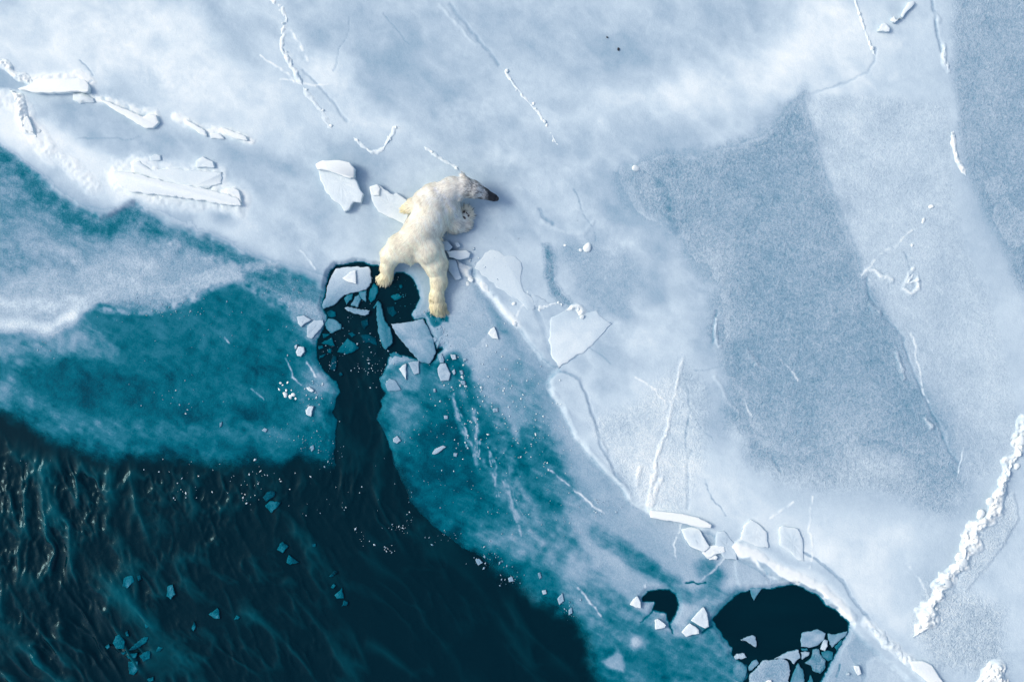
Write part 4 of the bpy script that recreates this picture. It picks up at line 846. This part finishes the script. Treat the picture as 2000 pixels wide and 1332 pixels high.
# ---- pieces awash in the rippled sea
WG = 'teal ice pieces awash in the rippled sea'
for pts, t, lab in [
    ([(1465, 300), (1490, 268), (1520, 260), (1540, 266), (1534, 295), (1485, 326)], .24, 'dim piece awash, upper of a pair below the teal ice edge'),
    ([(1478, 346), (1510, 318), (1568, 325), (1550, 355), (1515, 388), (1495, 365)], .37, 'bright teal piece awash, lower of a pair below the teal ice edge'),
    ([(1545, 592), (1560, 558), (1578, 545), (1612, 570), (1580, 612)], .36, 'four cornered teal piece awash, upper of a pair in mid sea'),
    ([(1598, 662), (1612, 618), (1640, 640), (1672, 660), (1620, 676)], .37, 'triangular teal piece awash, lower of a pair in mid sea'),
    ([(683, 800), (692, 750), (720, 735), (742, 732), (752, 770), (730, 788), (708, 812)], .42, 'pale teal piece awash with a glinting edge at the left'),
    ([(930, 850), (935, 795), (965, 783), (982, 840), (955, 870)], .40, 'upright teal piece awash right of the glinting one'),
    ([(1165, 952), (1195, 930), (1215, 914), (1226, 940), (1228, 976), (1200, 976)], .46, 'bright teal triangle awash near the middle of the sea'),
    ([(1306, 985), (1320, 955), (1343, 965), (1330, 980)], .40, 'small teal chip awash right of the bright triangle'),
    ([(630, 1112), (648, 1070), (670, 1060), (700, 1102), (695, 1145), (650, 1142)], .42, 'largest bright piece of the cluster awash at the lower left'),
    ([(718, 1152), (770, 1100), (810, 1075), (832, 1074), (820, 1106), (760, 1146)], .33, 'long dim piece slanting through the lower left cluster'),
    ([(708, 1172), (770, 1164), (760, 1196), (716, 1198)], .34, 'flat dim piece under the long slanting one'),
    ([(778, 1182), (810, 1160), (840, 1154), (842, 1196), (800, 1216)], .39, 'squarish teal piece right of the flat dim one'),
    ([(870, 1160), (885, 1128), (914, 1134), (895, 1156)], .40, 'small teal chip right of the lower left cluster'),
    ([(718, 1215), (745, 1208), (772, 1212), (772, 1266), (750, 1290), (722, 1282)], .41, 'tall bright teal piece lowest in the lower left cluster'),
    ([(588, 1132), (610, 1115), (618, 1134), (600, 1146)], .38, 'small teal chip left of the lower left cluster'),
    ([(675, 1166), (698, 1155), (712, 1164), (690, 1180)], .34, 'tiny chip below the largest piece of the lower left cluster'),
    ([(1866, 845), (1888, 825), (1910, 800), (1920, 862), (1880, 864)], .42, 'bright teal triangle awash left of the dark channel\'s mouth'),
    ([(1905, 908), (1920, 870), (1945, 880), (1935, 905)], .28, 'dim chip just below a bright teal triangle near the channel\'s mouth'),
    ([(1835, 740), (1868, 705), (1888, 714), (1852, 746)], .26, 'dim slanting piece above a bright teal triangle near the channel\'s mouth'),
    ([(1846, 802), (1864, 778), (1876, 790), (1860, 810)], .33, 'small chip between a slanting piece and a bright triangle'),
    ([(808, 1002), (828, 985), (836, 1020), (815, 1030)], .38, 'small upright chip above the lower left cluster'),
    ([(820, 1312), (860, 1295), (862, 1320), (830, 1326)], .33, 'dim chip at the bottom edge of the sea'),
    ([(700, 1052), (714, 1040), (720, 1076), (705, 1072)], .34, 'slim chip right of the top of the lower left cluster'),
    ([(1070, 1032), (1084, 990), (1096, 1020), (1080, 1046)], .40, 'glinting sliver left of the bright teal triangle\'s trail'),
    ([(1738, 562), (1764, 554), (1766, 575), (1745, 578)], .27, 'dim small chip near the channel, below the sprinkled crumbs'),
    ([(760, 735), (785, 728), (795, 755), (775, 768)], .22, 'faint chip right of the piece with the glinting edge')]:
    fl(pts, t - .05, lab, zt=.022, th=.05, conv=z7, group=WG, cat='floating ice', te=t - .07, step=4, jit=1.0, t_var=.16, grain=.2)

# ---- crumbs nobody could count: one mesh
def crumbs():
    rnd = np.random.default_rng(5); V = []; F = []; Tt = []
    oct_ = np.array([(1, 0, 0), (0, 1, 0), (-1, 0, 0), (0, -1, 0), (0, 0, 1), (0, 0, -1)], float)
    of = np.array([(0, 1, 4), (1, 2, 4), (2, 3, 4), (3, 0, 4), (1, 0, 5), (2, 1, 5), (3, 2, 5), (0, 3, 5)])
    def add(x, y, s, t):
        a = rnd.uniform(0, 6.28); sc = s / S / 2 * np.array([rnd.uniform(.7, 1.5), rnd.uniform(.5, 1), .6])
        p = oct_ * sc * rnd.uniform(.75, 1.2, (6, 1)); c_, s_ = math.cos(a), math.sin(a)
        p = np.stack([p[:, 0] * c_ - p[:, 1] * s_, p[:, 0] * s_ + p[:, 1] * c_, p[:, 2]], -1)
        z = max(float(bil(ZS, x, y)), 0.014) + .004
        F.append(of + len(V) * 6); V.append(p + np.array([WX(x), WY(y), z])); Tt.append(np.full(6, t))
    for cx, cy, rx, ry, n, s0, s1, t in [
        (470, 935, 90, 40, 18, 2, 5, .95), (490, 955, 30, 40, 22, 2, 5, .95), (350, 930, 60, 30, 16, 2, 5, .9), (360, 970, 40, 20, 6, 3, 6, .92), (340, 780, 60, 50, 18, 2, 3, .85), (590, 860, 60, 30, 40, 1.8, 3.2, .8), (640, 880, 30, 60, 30, 1.8, 3, .8),
        (690, 620, 45, 60, 26, 1.6, 4.2, .7), (740, 690, 35, 40, 26, 1.6, 5.0, .8), (785, 585, 25, 40, 26, 1.4, 3, .6), (650, 700, 20, 40, 30, 1.6, 3, .8), (735, 740, 20, 25, 20, 2, 4, .85), (700, 700, 50, 30, 30, 2, 3.6, .85),
        (900, 740, 50, 50, 50, 2, 7, .9), (930, 830, 60, 90, 100, 2, 4.2, .95), (1000, 760, 60, 90, 80, 2, 4, .97), (1060, 850, 60, 100, 80, 2, 3.8, .97), (830, 850, 60, 80, 50, 1.8, 3, .75), (920, 650, 40, 40, 30, 1.6, 3, .85),
        (780, 1030, 26, 9, 24, 1.6, 3.4, .85), (800, 1000, 10, 30, 10, 1.6, 3, .85), (700, 1055, 25, 20, 10, 2, 5, .9), (760, 1075, 12, 8, 12, 2, 3, .9), (860, 1050, 40, 20, 16, 2, 4, .8), (960, 1090, 40, 24, 40, 1.8, 6.5, .75), (1000, 1130, 30, 16, 16, 2, 4, .75),
        (1180, 990, 30, 18, 26, 2, 4, .85), (1120, 1000, 50, 50, 30, 1.8, 3, .8), (1110, 1190, 20, 25, 26, 2, 4, .7), (1000, 1000, 60, 60, 40, 1.6, 3, .8), (615, 770, 25, 30, 40, 2, 4.5, .85), (580, 690, 40, 60, 20, 1.8, 3, .8),
        (80, 680, 20, 20, 10, 2, 5, .8), (330, 610, 100, 10, 40, 1.8, 3, .85), (560, 570, 60, 30, 40, 1.8, 3, .8), (400, 650, 150, 80, 30, 1.6, 2.6, .7), (850, 612, 22, 8, 60, 1.8, 4, .85), (865, 640, 12, 30, 40, 1.8, 3.5, .8), (755, 545, 22, 6, 40, 1.8, 3.6, .85), (60, 905, 60, 20, 8, 1.6, 2.5, .8),
        (280, 590, 120, 12, 40, 1.6, 3, .8), (680, 960, 60, 60, 12, 1.6, 3.4, .85), (600, 1000, 60, 40, 8, 1.6, 3, .85), (870, 960, 60, 80, 20, 1.8, 3, .7), (960, 560, 60, 60, 20, 1.6, 2.6, .92), (1000, 460, 160, 120, 30, 1.6, 2.6, .92), (940, 520, 30, 30, 20, 2, 5, .95)]:
        for _ in range(n):
            g = rnd.normal(size=2) * .55
            add(cx + g[0] * rx, cy + g[1] * ry, s0 * .75 + (s1 * 1.3 - s0 * .75) * rnd.random() ** 3, t - .2 * rnd.random())
    co = np.concatenate(V)
    me = np_mesh('ice_crumbs', co, None, {'thickness': np.concatenate(Tt), 'grain': np.full(len(co), .03)}, np.concatenate(F))
    return tag(link('ice_crumbs', me, MAT_SLAB), 'tiny white ice crumbs sprinkled over the water and thin ice', kind='stuff')
crumbs()
# ================================================================ the polar bear
# The body is one implicit surface (smoothly blended tapered limbs) meshed with surface nets. Units here: photo pixels, z up in the same unit.
def cone(P, a, b, ra, rb):
    a = np.array(a, float); b = np.array(b, float); ab = b - a
    t = np.clip(((P - a) @ ab) / (ab @ ab + 1e-9), 0, 1)
    return np.linalg.norm(P - a - t[..., None] * ab, axis=-1) - (ra + (rb - ra) * t)
def ell(P, c, r, ang=0.0):
    c = np.array(c, float); q = P - c
    ca, sa = math.cos(math.radians(ang)), math.sin(math.radians(ang))
    q = np.stack([q[..., 0] * ca + q[..., 1] * sa, -q[..., 0] * sa + q[..., 1] * ca, q[..., 2]], -1)
    k0 = np.linalg.norm(q / np.array(r), axis=-1); k1 = np.linalg.norm(q / np.array(r) ** 2, axis=-1)
    return k0 * (k0 - 1) / (k1 + 1e-6)
def smin(a, b, k):
    h = np.clip(.5 + .5 * (b - a) / k, 0, 1)
    return b + (a - b) * h - k * h * (1 - h)
BZ = 8.0                                             # ice surface in this unit
# (a, b, ra, rb, blend, region)
LIMBS = [
    # trunk
    ((805.0, 481.9, 34.4), (828.9, 451.7, 37.7), 33, 32, 0, 'rump'), ((828.9, 451.7, 37.7), (848.7, 416.4, 39.4), 31.5, 33, 14, 'back'), ((848.7, 416.4, 39.4), (854.9, 393.5, 44.3), 33, 26, 14, 'back'),
    ((834.8, 396.6, 37.7), (844.9, 385.2, 41.0), 24, 20, 10, 'back'), ((870.1, 404.3, 36.1), (873.9, 415.7, 32.8), 22, 19, 12, 'chest'), ((832.2, 448.9, 29.5), (853.8, 423.0, 27.9), 32, 32, 10, 'belly'),
    # neck and head
    ((861.0, 388.0, 47.6), (886.6, 375.7, 50.8), 23, 19.5, 7, 'neck'), ((886.6, 375.7, 50.8), (908.1, 372.8, 50.8), 19.5, 17.5, 12, 'neck'),
    ((911.1, 373.8, 50.8), (927.6, 377.2, 47.6), 17, 15.5, 8, 'head'), ((927.5, 377.1, 46.7), (945.0, 383.2, 41.0), 16, 11, 6, 'head'), ((945.0, 383.1, 40.2), (965.5, 390.9, 35.3), 10.2, 7.2, 5, 'muzzle'),
    ((942.9, 382.6, 36.1), (960.6, 389.4, 31.2), 8.5, 6, 4, 'muzzle'),
    # left hind leg (on the left in the picture), stepping in the hole
    ((783.0, 488.5, 31.2), (767.2, 499.6, 21.3), 28, 18.5, 10, 'thigh'), ((767.2, 499.6, 21.3), (758.2, 520.7, 11.5), 19, 12.5, 10, 'shank'), ((758.2, 520.7, 11.5), (756.7, 535.3, 6.0), 12.5, 11, 6, 'shank'), ((757.6, 535.3, 6.0), (749.3, 542.2, 3.0), 10, 9, 6, 'foot'),
    # right hind leg, stretched back to the splash
    ((840.4, 494.5, 32.8), (851.9, 515.9, 27.9), 30.5, 22, 8, 'thigh'), ((851.9, 515.9, 27.9), (858.1, 548.9, 18.0), 21.5, 14.5, 10, 'shank'), ((858.1, 548.9, 18.0), (853.8, 576.5, 11.5), 14.5, 12.5, 8, 'shank'),
    ((853.8, 577.5, 11.5), (855.6, 596.3, 9.0), 12.5, 12, 6, 'foot'), ((855.5, 596.2, 8.0), (857.3, 604.1, 4.0), 11.5, 9, 6, 'foot'),
    # right foreleg, folded under the chest with the paw turned up
    ((875.9, 406.0, 34.4), (887.1, 436.2, 21.3), 23, 17, 6, 'arm'), ((887.0, 438.0, 19.7), (904.6, 439.3, 13.1), 17, 13, 8, 'forearm'), ((904.6, 438.3, 13.1), (909.5, 423.2, 11.5), 12.5, 10.5, 6, 'paw'),
    # left foreleg, only the paw shows beyond the flank
    ((834.2, 395.6, 29.5), (813.5, 402.1, 18.0), 20, 13, 10, 'arm'), ((813.4, 402.4, 16.4), (796.5, 408.4, 12.0), 13, 10.5, 8, 'paw_far'),
    # tail
    ((803.2, 508, 34.0), (804.7, 514, 28), 7, 5, 6, 'rump'),
]
TOES = [((744.5, 545.2, 4.0), 4.2), ((749.4, 549.2, 4.0), 4.4), ((755.4, 549.2, 4.0), 4.4), ((761.5, 546.3, 5.0), 4.2),
        ((846.4, 603.2, 6.0), 4.2), ((851.3, 608.1, 5.0), 4.4), ((857.3, 610.1, 5.0), 4.6), ((862.3, 609.1, 5.0), 4.4), ((867.4, 605.2, 6.0), 4.0),
        ((902.5, 415.4, 12.3), 3.8), ((908.5, 412.4, 12.3), 4.0), ((914.4, 414.3, 11.5), 4.0), ((918.4, 420.2, 10.7), 3.8), ((919.4, 427.1, 10.7), 3.6),
        ((788.1, 402.4, 12.0), 3.8), ((786.5, 408.3, 11.0), 4.0), ((788.6, 414.6, 11.0), 3.8), ((794, 418, 11.0), 3.6)]
def bear_sdf(P):
    d = None
    for a, b_, ra, rb, k, _ in LIMBS:
        e = cone(P, a, b_, ra, rb)
        d = e if d is None else smin(d, e, max(k, 1))
    # forehead, cheeks, brow, ears
    d = smin(d, ell(P, (916.3, 366.3, 60.7), (8, 6, 5), 20), 5)
    for (c, r, ang) in [((909.8, 354.5, 56), (8.2, 3.8, 5.0), 62), ((905.0, 391.5, 54), (7.0, 3.6, 5.0), -68)]:
        d = smin(d, ell(P, c, r, ang), 3.0)
    for c, r in TOES:
        d = smin(d, np.linalg.norm(P - np.array(c, float), axis=-1) - r, 3.0)
    # gentle muscle relief: shoulder blades, spine line, hips
    d = smin(d, ell(P, (846.7, 406.0, 67.2), (13, 20, 7), -62), 9)
    d = smin(d, ell(P, (871.3, 408.5, 55.8), (12, 20, 8), -70), 9)
    d = smin(d, ell(P, (791.3, 482.7, 55.8), (18, 13, 6), 30), 14)
    d = smin(d, ell(P, (836.2, 496.3, 55.8), (14, 18, 6), 20), 14)
    return d
def surface_nets(f, lo, hi, h):
    ax = [np.arange(lo[i], hi[i] + h, h) for i in range(3)]
    G_ = np.stack(np.meshgrid(*ax, indexing='ij'), -1)
    F = f(G_).astype(np.float32)
    nx, ny, nz = F.shape
    cs = np.zeros((nx - 1, ny - 1, nz - 1, 3), np.float32); cn = np.zeros((nx - 1, ny - 1, nz - 1), np.float32)
    corners = [(i, j, k) for i in (0, 1) for j in (0, 1) for k in (0, 1)]
    def V_(c): return F[c[0]:nx - 1 + c[0], c[1]:ny - 1 + c[1], c[2]:nz - 1 + c[2]]
    for a in corners:
        for axn in range(3):
            if a[axn] == 0:
                b_ = list(a); b_[axn] = 1
                A = V_(a); B = V_(b_)
                cr = (A < 0) != (B < 0)
                t = np.where(cr, A / np.where(cr, A - B, 1), 0)
                for i in range(3):
                    cs[..., i] += cr * (a[i] + (t if i == axn else 0))
                cn += cr
    act = cn > 0
    idx = np.full(act.shape, -1); idx[act] = np.arange(act.sum())
    ijk = np.argwhere(act)
    co = (ijk + cs[act] / cn[act][:, None]) * h + np.array(lo)
    Q = []
    for axn in range(3):
        o1, o2 = [(1, 2), (2, 0), (0, 1)][axn]
        sl0 = [slice(1, -1)] * 3; sl0[axn] = slice(0, -1); sl1 = list(sl0); sl1[axn] = slice(1, None)
        A = F[tuple(sl0)] < 0; B = F[tuple(sl1)] < 0
        for cond, flip in ((A & ~B, False), (~A & B, True)):
            p = np.argwhere(cond)
            base = p.copy()
            for i in range(3):
                if i != axn: base[:, i] += 1
            def at(d1, d2):
                q = base.copy(); q[:, o1] += d1; q[:, o2] += d2
                return idx[q[:, 0], q[:, 1], q[:, 2]]
            quad = np.stack([at(-1, -1), at(0, -1), at(0, 0), at(-1, 0)], -1)
            Q.append(quad[:, ::-1] if flip else quad)
    return co, np.concatenate(Q)
co, quads = surface_nets(bear_sdf, (725, 325, -6), (985, 625, 104), 2.0)
# pixel y runs down: flip the winding when going to the world
def b2w(c): return np.stack([WX(c[:, 0]), WY(c[:, 1]), c[:, 2] / S], -1)
def nearest_limb(c):
    D = np.stack([cone(c, a, b_, ra, rb) for a, b_, ra, rb, k, _ in LIMBS], -1)
    return D.argmin(-1)
REG = {'rump': (.90, .84, .66), 'back': (.92, .88, .75), 'chest': (.89, .86, .77), 'belly': (.88, .83, .69), 'neck': (.92, .89, .80), 'head': (.80, .79, .75), 'muzzle': (.50, .50, .51),
       'thigh': (.91, .86, .70), 'shank': (.90, .82, .58), 'foot': (.86, .76, .48), 'arm': (.90, .86, .76), 'forearm': (.89, .85, .74), 'paw': (.84, .80, .70), 'paw_far': (.88, .79, .45)}
def bear_colour(c):
    D = np.stack([cone(c, a, b_, ra, rb) for a, b_, ra, rb, k, _ in LIMBS], -1)
    W = np.exp(-np.clip(D - D.min(-1, keepdims=True), 0, 60) / 5.0); W /= W.sum(-1, keepdims=True)
    col = W @ np.array([REG[l[5]] for l in LIMBS])
    n = fbm(c[:, 0] / 12, c[:, 1] / 12 + c[:, 2] / 15, 44, 3); n2 = fbm(c[:, 0] / 3.2, c[:, 1] / 3.2 + c[:, 2] / 4, 46, 3)
    col *= (1 + .07 * n + .05 * n2)[:, None]
    y = sstep(.0, .6, fbm(c[:, 0] / 22, c[:, 1] / 22, 40, 2))[:, None]
    col = col * (1 - .25 * y * np.array([.02, .07, .28]))
    # wet grey speckle over the forehead, dark muzzle
    ax_ = np.array([60, 20.0]); ax_ /= np.linalg.norm(ax_)
    s = (c[:, :2] - np.array([908, 373])) @ ax_
    isH = (c[:, 1] < 408) & (c[:, 0] > 900); s = np.where(isH, s, -50)
    head = sstep(3, 12, s) * (c[:, 2] > 28); n3 = fbm(c[:, 0] / 1.7, c[:, 1] / 1.7, 41, 2)
    col = col * (1 - head * np.clip(sstep(.0, .5, n3 + .12) * .55 + .10, 0, 1))[:, None]
    dark = .97 * sstep(40, 50, s + 6 * n2 + .25 * (c[:, 1] - (373 + s * .33)) * -1)
    col = col * (1 - dark[:, None]) + np.array([.012, .016, .024]) * dark[:, None]
    sock = np.clip(1 - np.linalg.norm((c - np.array([945.6, 374.6, 45.9])) / np.array([8.5, 5.9, 9.0]), axis=-1), 0, 1) + np.clip(1 - np.linalg.norm((c - np.array([938.7, 392.5, 44.3])) / np.array([8.5, 5.9, 9.0]), axis=-1), 0, 1)
    col = col * (1 - .8 * np.clip(sock * 2, 0, 1))[:, None]
    wet = sstep(13, 3, c[:, 2])[:, None]
    col = col * (1 + .22 * fbm((c[:, 0] - .45 * c[:, 1]) / 4 + 3, (c[:, 1] + .45 * c[:, 0]) / 15, 33, 3))[:, None]
    return np.clip(col * (1 - wet * np.array([.28, .22, .10])), .01, .9)
mfur, N, L, b = new_mat('bear_fur')
va = N.new('ShaderNodeAttribute'); va.attribute_name = 'coat'; L.new(va.outputs['Color'], b.inputs['Base Color'])
b.inputs['Roughness'].default_value = .7; b.inputs['Specular IOR Level'].default_value = .25
b.inputs['Sheen Weight'].default_value = 0
def flat_mat(name, col, rough=.5):
    m, N, L, b = new_mat(name); b.inputs['Base Color'].default_value = (*col, 1); b.inputs['Roughness'].default_value = rough; return m
MNOSE = flat_mat('bear_nose', (.012, .013, .017), .35); MCLAW = flat_mat('bear_claw', (.03, .027, .025), .3); MPAD = flat_mat('bear_pad', (.10, .075, .06), .7); MEYE = flat_mat('bear_eye', (.008, .007, .006), .1)
bear = bpy.data.objects.new('polar_bear', None); COL.objects.link(bear)
bear.location = (WX(830), WY(455), BZ / S)
tag(bear, 'wet cream white polar bear hauling itself out of the hole onto the ice', 'polar bear')
def bpart(name, me, mat, smooth=True, kind=None, parent=None):
    o = link(name, me, mat, parent or bear, smooth)
    if parent is None: o.location = -bear.location
    if kind: o['kind'] = kind
    return o
body = bpart('body', np_mesh('body', b2w(co), quads[:, ::-1], {'coat': bear_colour(co)}), mfur)
def ellipsoid(name, c, r, mat, ang=0, seg=12):
    u = np.linspace(0, math.pi, 8); v = np.linspace(0, 2 * math.pi, seg, endpoint=False)
    p = np.array([(math.sin(a) * math.cos(t) * r[0], math.sin(a) * math.sin(t) * r[1], math.cos(a) * r[2]) for a in u for t in v])
    ca, sa = math.cos(math.radians(ang)), math.sin(math.radians(ang))
    p = np.stack([p[:, 0] * ca - p[:, 1] * sa, p[:, 0] * sa + p[:, 1] * ca, p[:, 2]], -1) + np.array(c)
    q = [(i * seg + j, (i + 1) * seg + j, (i + 1) * seg + (j + 1) % seg, i * seg + (j + 1) % seg) for i in range(7) for j in range(seg)]
    return bpart(name, np_mesh(name, b2w(p), np.array(q)[:, ::-1]), mat)
ellipsoid('nose', (970.5, 392.9, 36.1), (4.6, 5.2, 4.2), MNOSE, 20)
ellipsoid('eye', (945.7, 374.4, 47.1), (2.0, 1.7, 2.0), MEYE); ellipsoid('eye', (939.2, 392.8, 45.1), (2.0, 1.7, 2.0), MEYE)
ellipsoid('paw_pad', (905.9, 429.2, 23.5), (5.5, 4.4, 2.6), MPAD, 30)
for c in [(901, 417.5), (907, 415.5), (912.5, 418), (915.5, 423)]:
    ellipsoid('toe_pad', (c[0] + .5, c[1] + 1, 20.5), (2.5, 2.3, 2.4), MPAD)
def claw(p, d, ln=6.0, r=1.3):
    p = np.array(p, float); d = np.array(d, float); d /= np.linalg.norm(d); pts = []
    up = np.array([0, 0, 1.0]); sd_ = np.cross(d, up); sd_ /= np.linalg.norm(sd_) + 1e-9; up2 = np.cross(sd_, d)
    ks = [(0, 1), (.4, .85), (.75, .5), (1, .08)]
    for t, w in ks:
        c = p + d * ln * t - up * 2.5 * t * t
        for j in range(6):
            a = j / 6 * 2 * math.pi; pts.append(c + (sd_ * math.cos(a) + up2 * math.sin(a)) * r * w)
    q = [(i * 6 + j, i * 6 + (j + 1) % 6, (i + 1) * 6 + (j + 1) % 6, (i + 1) * 6 + j) for i in range(3) for j in range(6)]
    bpart('claw', np_mesh('claw', b2w(np.array(pts)), np.array(q)), MCLAW)
for p, d in [((743, 549, 5), (-.4, 1, -.1)), ((748, 553, 5), (-.2, 1, -.1)), ((755, 553, 5), (.1, 1, -.1)), ((761, 550, 6), (.3, 1, -.1)),
             ((845, 606, 7), (-.2, 1, -.1)), ((850, 611.5, 7), (-.1, 1, -.1)), ((857, 614, 7), (0, 1, -.1)), ((863, 612.5, 7), (.15, 1, -.1)), ((868, 608, 7), (.25, 1, -.1)),
             ((787, 403, 13), (-1, -.2, 0)), ((785.5, 410, 12), (-1, .1, 0)), ((789, 418, 12), (-1, .5, 0))]:
    claw(p, d)
for p, d in [((900, 413, 17), (-.25, -1, .25)), ((906.5, 409, 17), (.05, -1, .25)), ((913.5, 411, 16), (.35, -1, .2)), ((919, 417, 15), (.7, -.8, .2)), ((921, 425, 14), (1, -.25, .2))]:
    claw(p, d, 13.0, 1.0)
# ---- coat: many thin tapered tufts lying along the body, all one mesh
def fur():
    rnd = np.random.default_rng(3)
    a, b_, c, d = [co[quads[:, i]] for i in range(4)]
    nrm = np.cross(c - a, d - b_); area = np.linalg.norm(nrm, axis=1); nrm /= area[:, None] + 1e-9
    cen = (a + b_ + c + d) / 4
    g = (bear_sdf(cen + nrm * 2) - bear_sdf(cen)); nrm[g < 0] *= -1
    ok = (nrm[:, 2] > -.25) & (cen[:, 2] > 3) & (np.linalg.norm(cen[:, :2] - np.array([906, 429]), axis=1) > 8.5)
    pr = area * ok; pr /= pr.sum()
    M = 56000
    f = rnd.choice(len(quads), M, p=pr)
    w = rnd.random((M, 2))[..., None]
    P_ = a[f] * (1 - w[:, 0]) * (1 - w[:, 1]) + b_[f] * w[:, 0] * (1 - w[:, 1]) + c[f] * w[:, 0] * w[:, 1] + d[f] * (1 - w[:, 0]) * w[:, 1]
    n = nrm[f]
    D = np.stack([cone(P_, l[0], l[1], l[2], l[3]) for l in LIMBS], -1)
    W = np.exp(-np.clip(D - D.min(-1, keepdims=True), 0, 60) / 6.0); W /= W.sum(-1, keepdims=True)
    flow = []
    for l in LIMBS:
        v = np.array(l[1], float) - np.array(l[0], float); v /= np.linalg.norm(v)
        if l[5] in ('rump', 'back', 'neck', 'head', 'muzzle', 'belly'): v = -v      # coat lies from nose to tail
        if l[5] == 'rump' and l[0][1] > 500: v = -v
        flow.append(v)
    fl_ = W @ np.array(flow) + np.array([0, 0, -.35])
    sw = np.stack([fbm(P_[:, 0] / 14, P_[:, 1] / 14, 10, 2), fbm(P_[:, 0] / 14, P_[:, 1] / 14, 20, 2), 0 * P_[:, 0]], -1)
    cl = np.stack([fbm(P_[:, 0] / 4, P_[:, 1] / 4, 12, 2), fbm(P_[:, 0] / 4, P_[:, 1] / 4, 22, 2), 0 * P_[:, 0]], -1)
    fl_ = fl_ + .55 * sw + .35 * cl + rnd.normal(size=fl_.shape) * .12
    fl_ -= n * (fl_ * n).sum(1, keepdims=True); fl_ /= np.linalg.norm(fl_, axis=1, keepdims=True) + 1e-6
    ax_ = np.array([60, 20.0]); ax_ /= np.linalg.norm(ax_)
    s = (P_[:, :2] - np.array([908, 373])) @ ax_; s = np.where((P_[:, 1] < 408) & (P_[:, 0] > 900), s, -50)
    ln = rnd.uniform(3.5, 8.0, M) * (1 - .62 * sstep(8, 30, s)) * (1 + .5 * sstep(40, 18, P_[:, 2]))
    reg = D.argmin(-1); sleek = np.isin(reg, [i for i, l in enumerate(LIMBS) if l[5] in ('rump', 'thigh', 'back', 'shank')])
    big = rnd.random(M) < np.where(sleek, .14, .34)
    ln = ln * np.where(big, 1.6, 1.0)
    lift = np.where(big, 1.5, 1.0) * np.where(sleek, .11, .28) * (1 - .6 * sstep(8, 30, s))
    side = np.cross(fl_, n); wd = (rnd.uniform(.45, .85, M) * np.where(big, 2.0, 1.0))[:, None] * (1 - .35 * sstep(8, 30, s))[:, None]
    L_ = ln[:, None]
    r0 = P_ - n * .3; r1 = P_ + fl_ * L_ * .55 + n * L_ * .26 * lift[:, None] * 1.6; r2 = P_ + fl_ * L_ + n * L_ * .16 * lift[:, None] + np.array([0, 0, -1]) * L_ * .10
    V = np.stack([r0 - side * wd * .5, r0 + side * wd * .5, r1 + side * wd * .42, r1 - side * wd * .42, r2], 1).reshape(-1, 3)
    base = np.arange(M)[:, None] * 5
    col = bear_colour(P_) * np.where(sleek, rnd.uniform(.78, 1.06, M), rnd.uniform(.72, 1.06, M))[:, None]
    C_ = np.repeat(col, 5, axis=0); 
    q = base + np.array([0, 1, 2, 3]); t = base + np.array([3, 2, 4])
    # long wisps round the turned up paw and the elbow
    return bpart('fur', np_mesh('fur', b2w(V), q, {'coat': np.clip(C_, .01, .92)}, t), mfur, smooth=False, kind='stuff')
fur()
def wisps():
    rnd = np.random.default_rng(9); V = []; F = []; C_ = []
    def w_(p, d, ln, wd, col):
        p = np.array(p, float); d = np.array(d, float); d /= np.linalg.norm(d); sd_ = np.cross(d, (0, 0, 1.0)); k = len(V)
        V.extend([p - sd_ * wd, p + sd_ * wd, p + d * ln * .6 + np.array([0, 0, -ln * .05]) + sd_ * wd * .6, p + d * ln * .6 + np.array([0, 0, -ln * .05]) - sd_ * wd * .6, p + d * ln + np.array([0, 0, -ln * .2])])
        F.append((k, k + 1, k + 2)); F.append((k, k + 2, k + 3)); F.append((k + 3, k + 2, k + 4)); C_.extend([col] * 5)
    for _ in range(90):                                  # between the toes of the right forepaw
        a = rnd.uniform(-2.3, .9); w_((909 + 9 * math.cos(a), 421 + 9 * math.sin(a), rnd.uniform(14, 24)), (math.cos(a), math.sin(a), rnd.uniform(-.1, .3)), rnd.uniform(7, 15), .45, (.84, .80, .66))
    for _ in range(90):                                  # elbow and forearm fringe
        x = rnd.uniform(868, 902); w_((x, 450 + rnd.uniform(-4, 3) - .15 * (x - 868), rnd.uniform(14, 30)), (rnd.uniform(-.3, .3), 1, -.3), rnd.uniform(6, 12), .5, (.84, .78, .60))
    for _ in range(60):
        w_((796 + rnd.uniform(-5, 6), 408 + rnd.uniform(-12, 10), rnd.uniform(10, 20)), (-1, rnd.uniform(-.5, .9), -.1), rnd.uniform(5, 11), .5, (.82, .71, .38))
    for _ in range(60):                                  # flank
        w_((862 + rnd.uniform(-3, 3), 462 + rnd.uniform(-10, 10), rnd.uniform(25, 40)), (.8, rnd.uniform(.2, 1), -.2), rnd.uniform(5, 9), .5, (.85, .78, .58))
    for _ in range(70):                                  # hind feet
        w_((757 + rnd.uniform(-9, 9), 538 + rnd.uniform(-8, 6), rnd.uniform(6, 14)), (rnd.uniform(-.7, .7), 1, -.1), rnd.uniform(4, 9), .5, (.80, .70, .40))
        w_((855 + rnd.uniform(-11, 11), 592 + rnd.uniform(-12, 10), rnd.uniform(10, 20)), (rnd.uniform(-.5, .5), 1, -.1), rnd.uniform(4, 9), .5, (.80, .68, .38))
    return bpart('fringe', np_mesh('fringe', b2w(np.array(V)), None, {'coat': np.array(C_)}, np.array(F)), mfur, smooth=False, kind='stuff')
wisps()
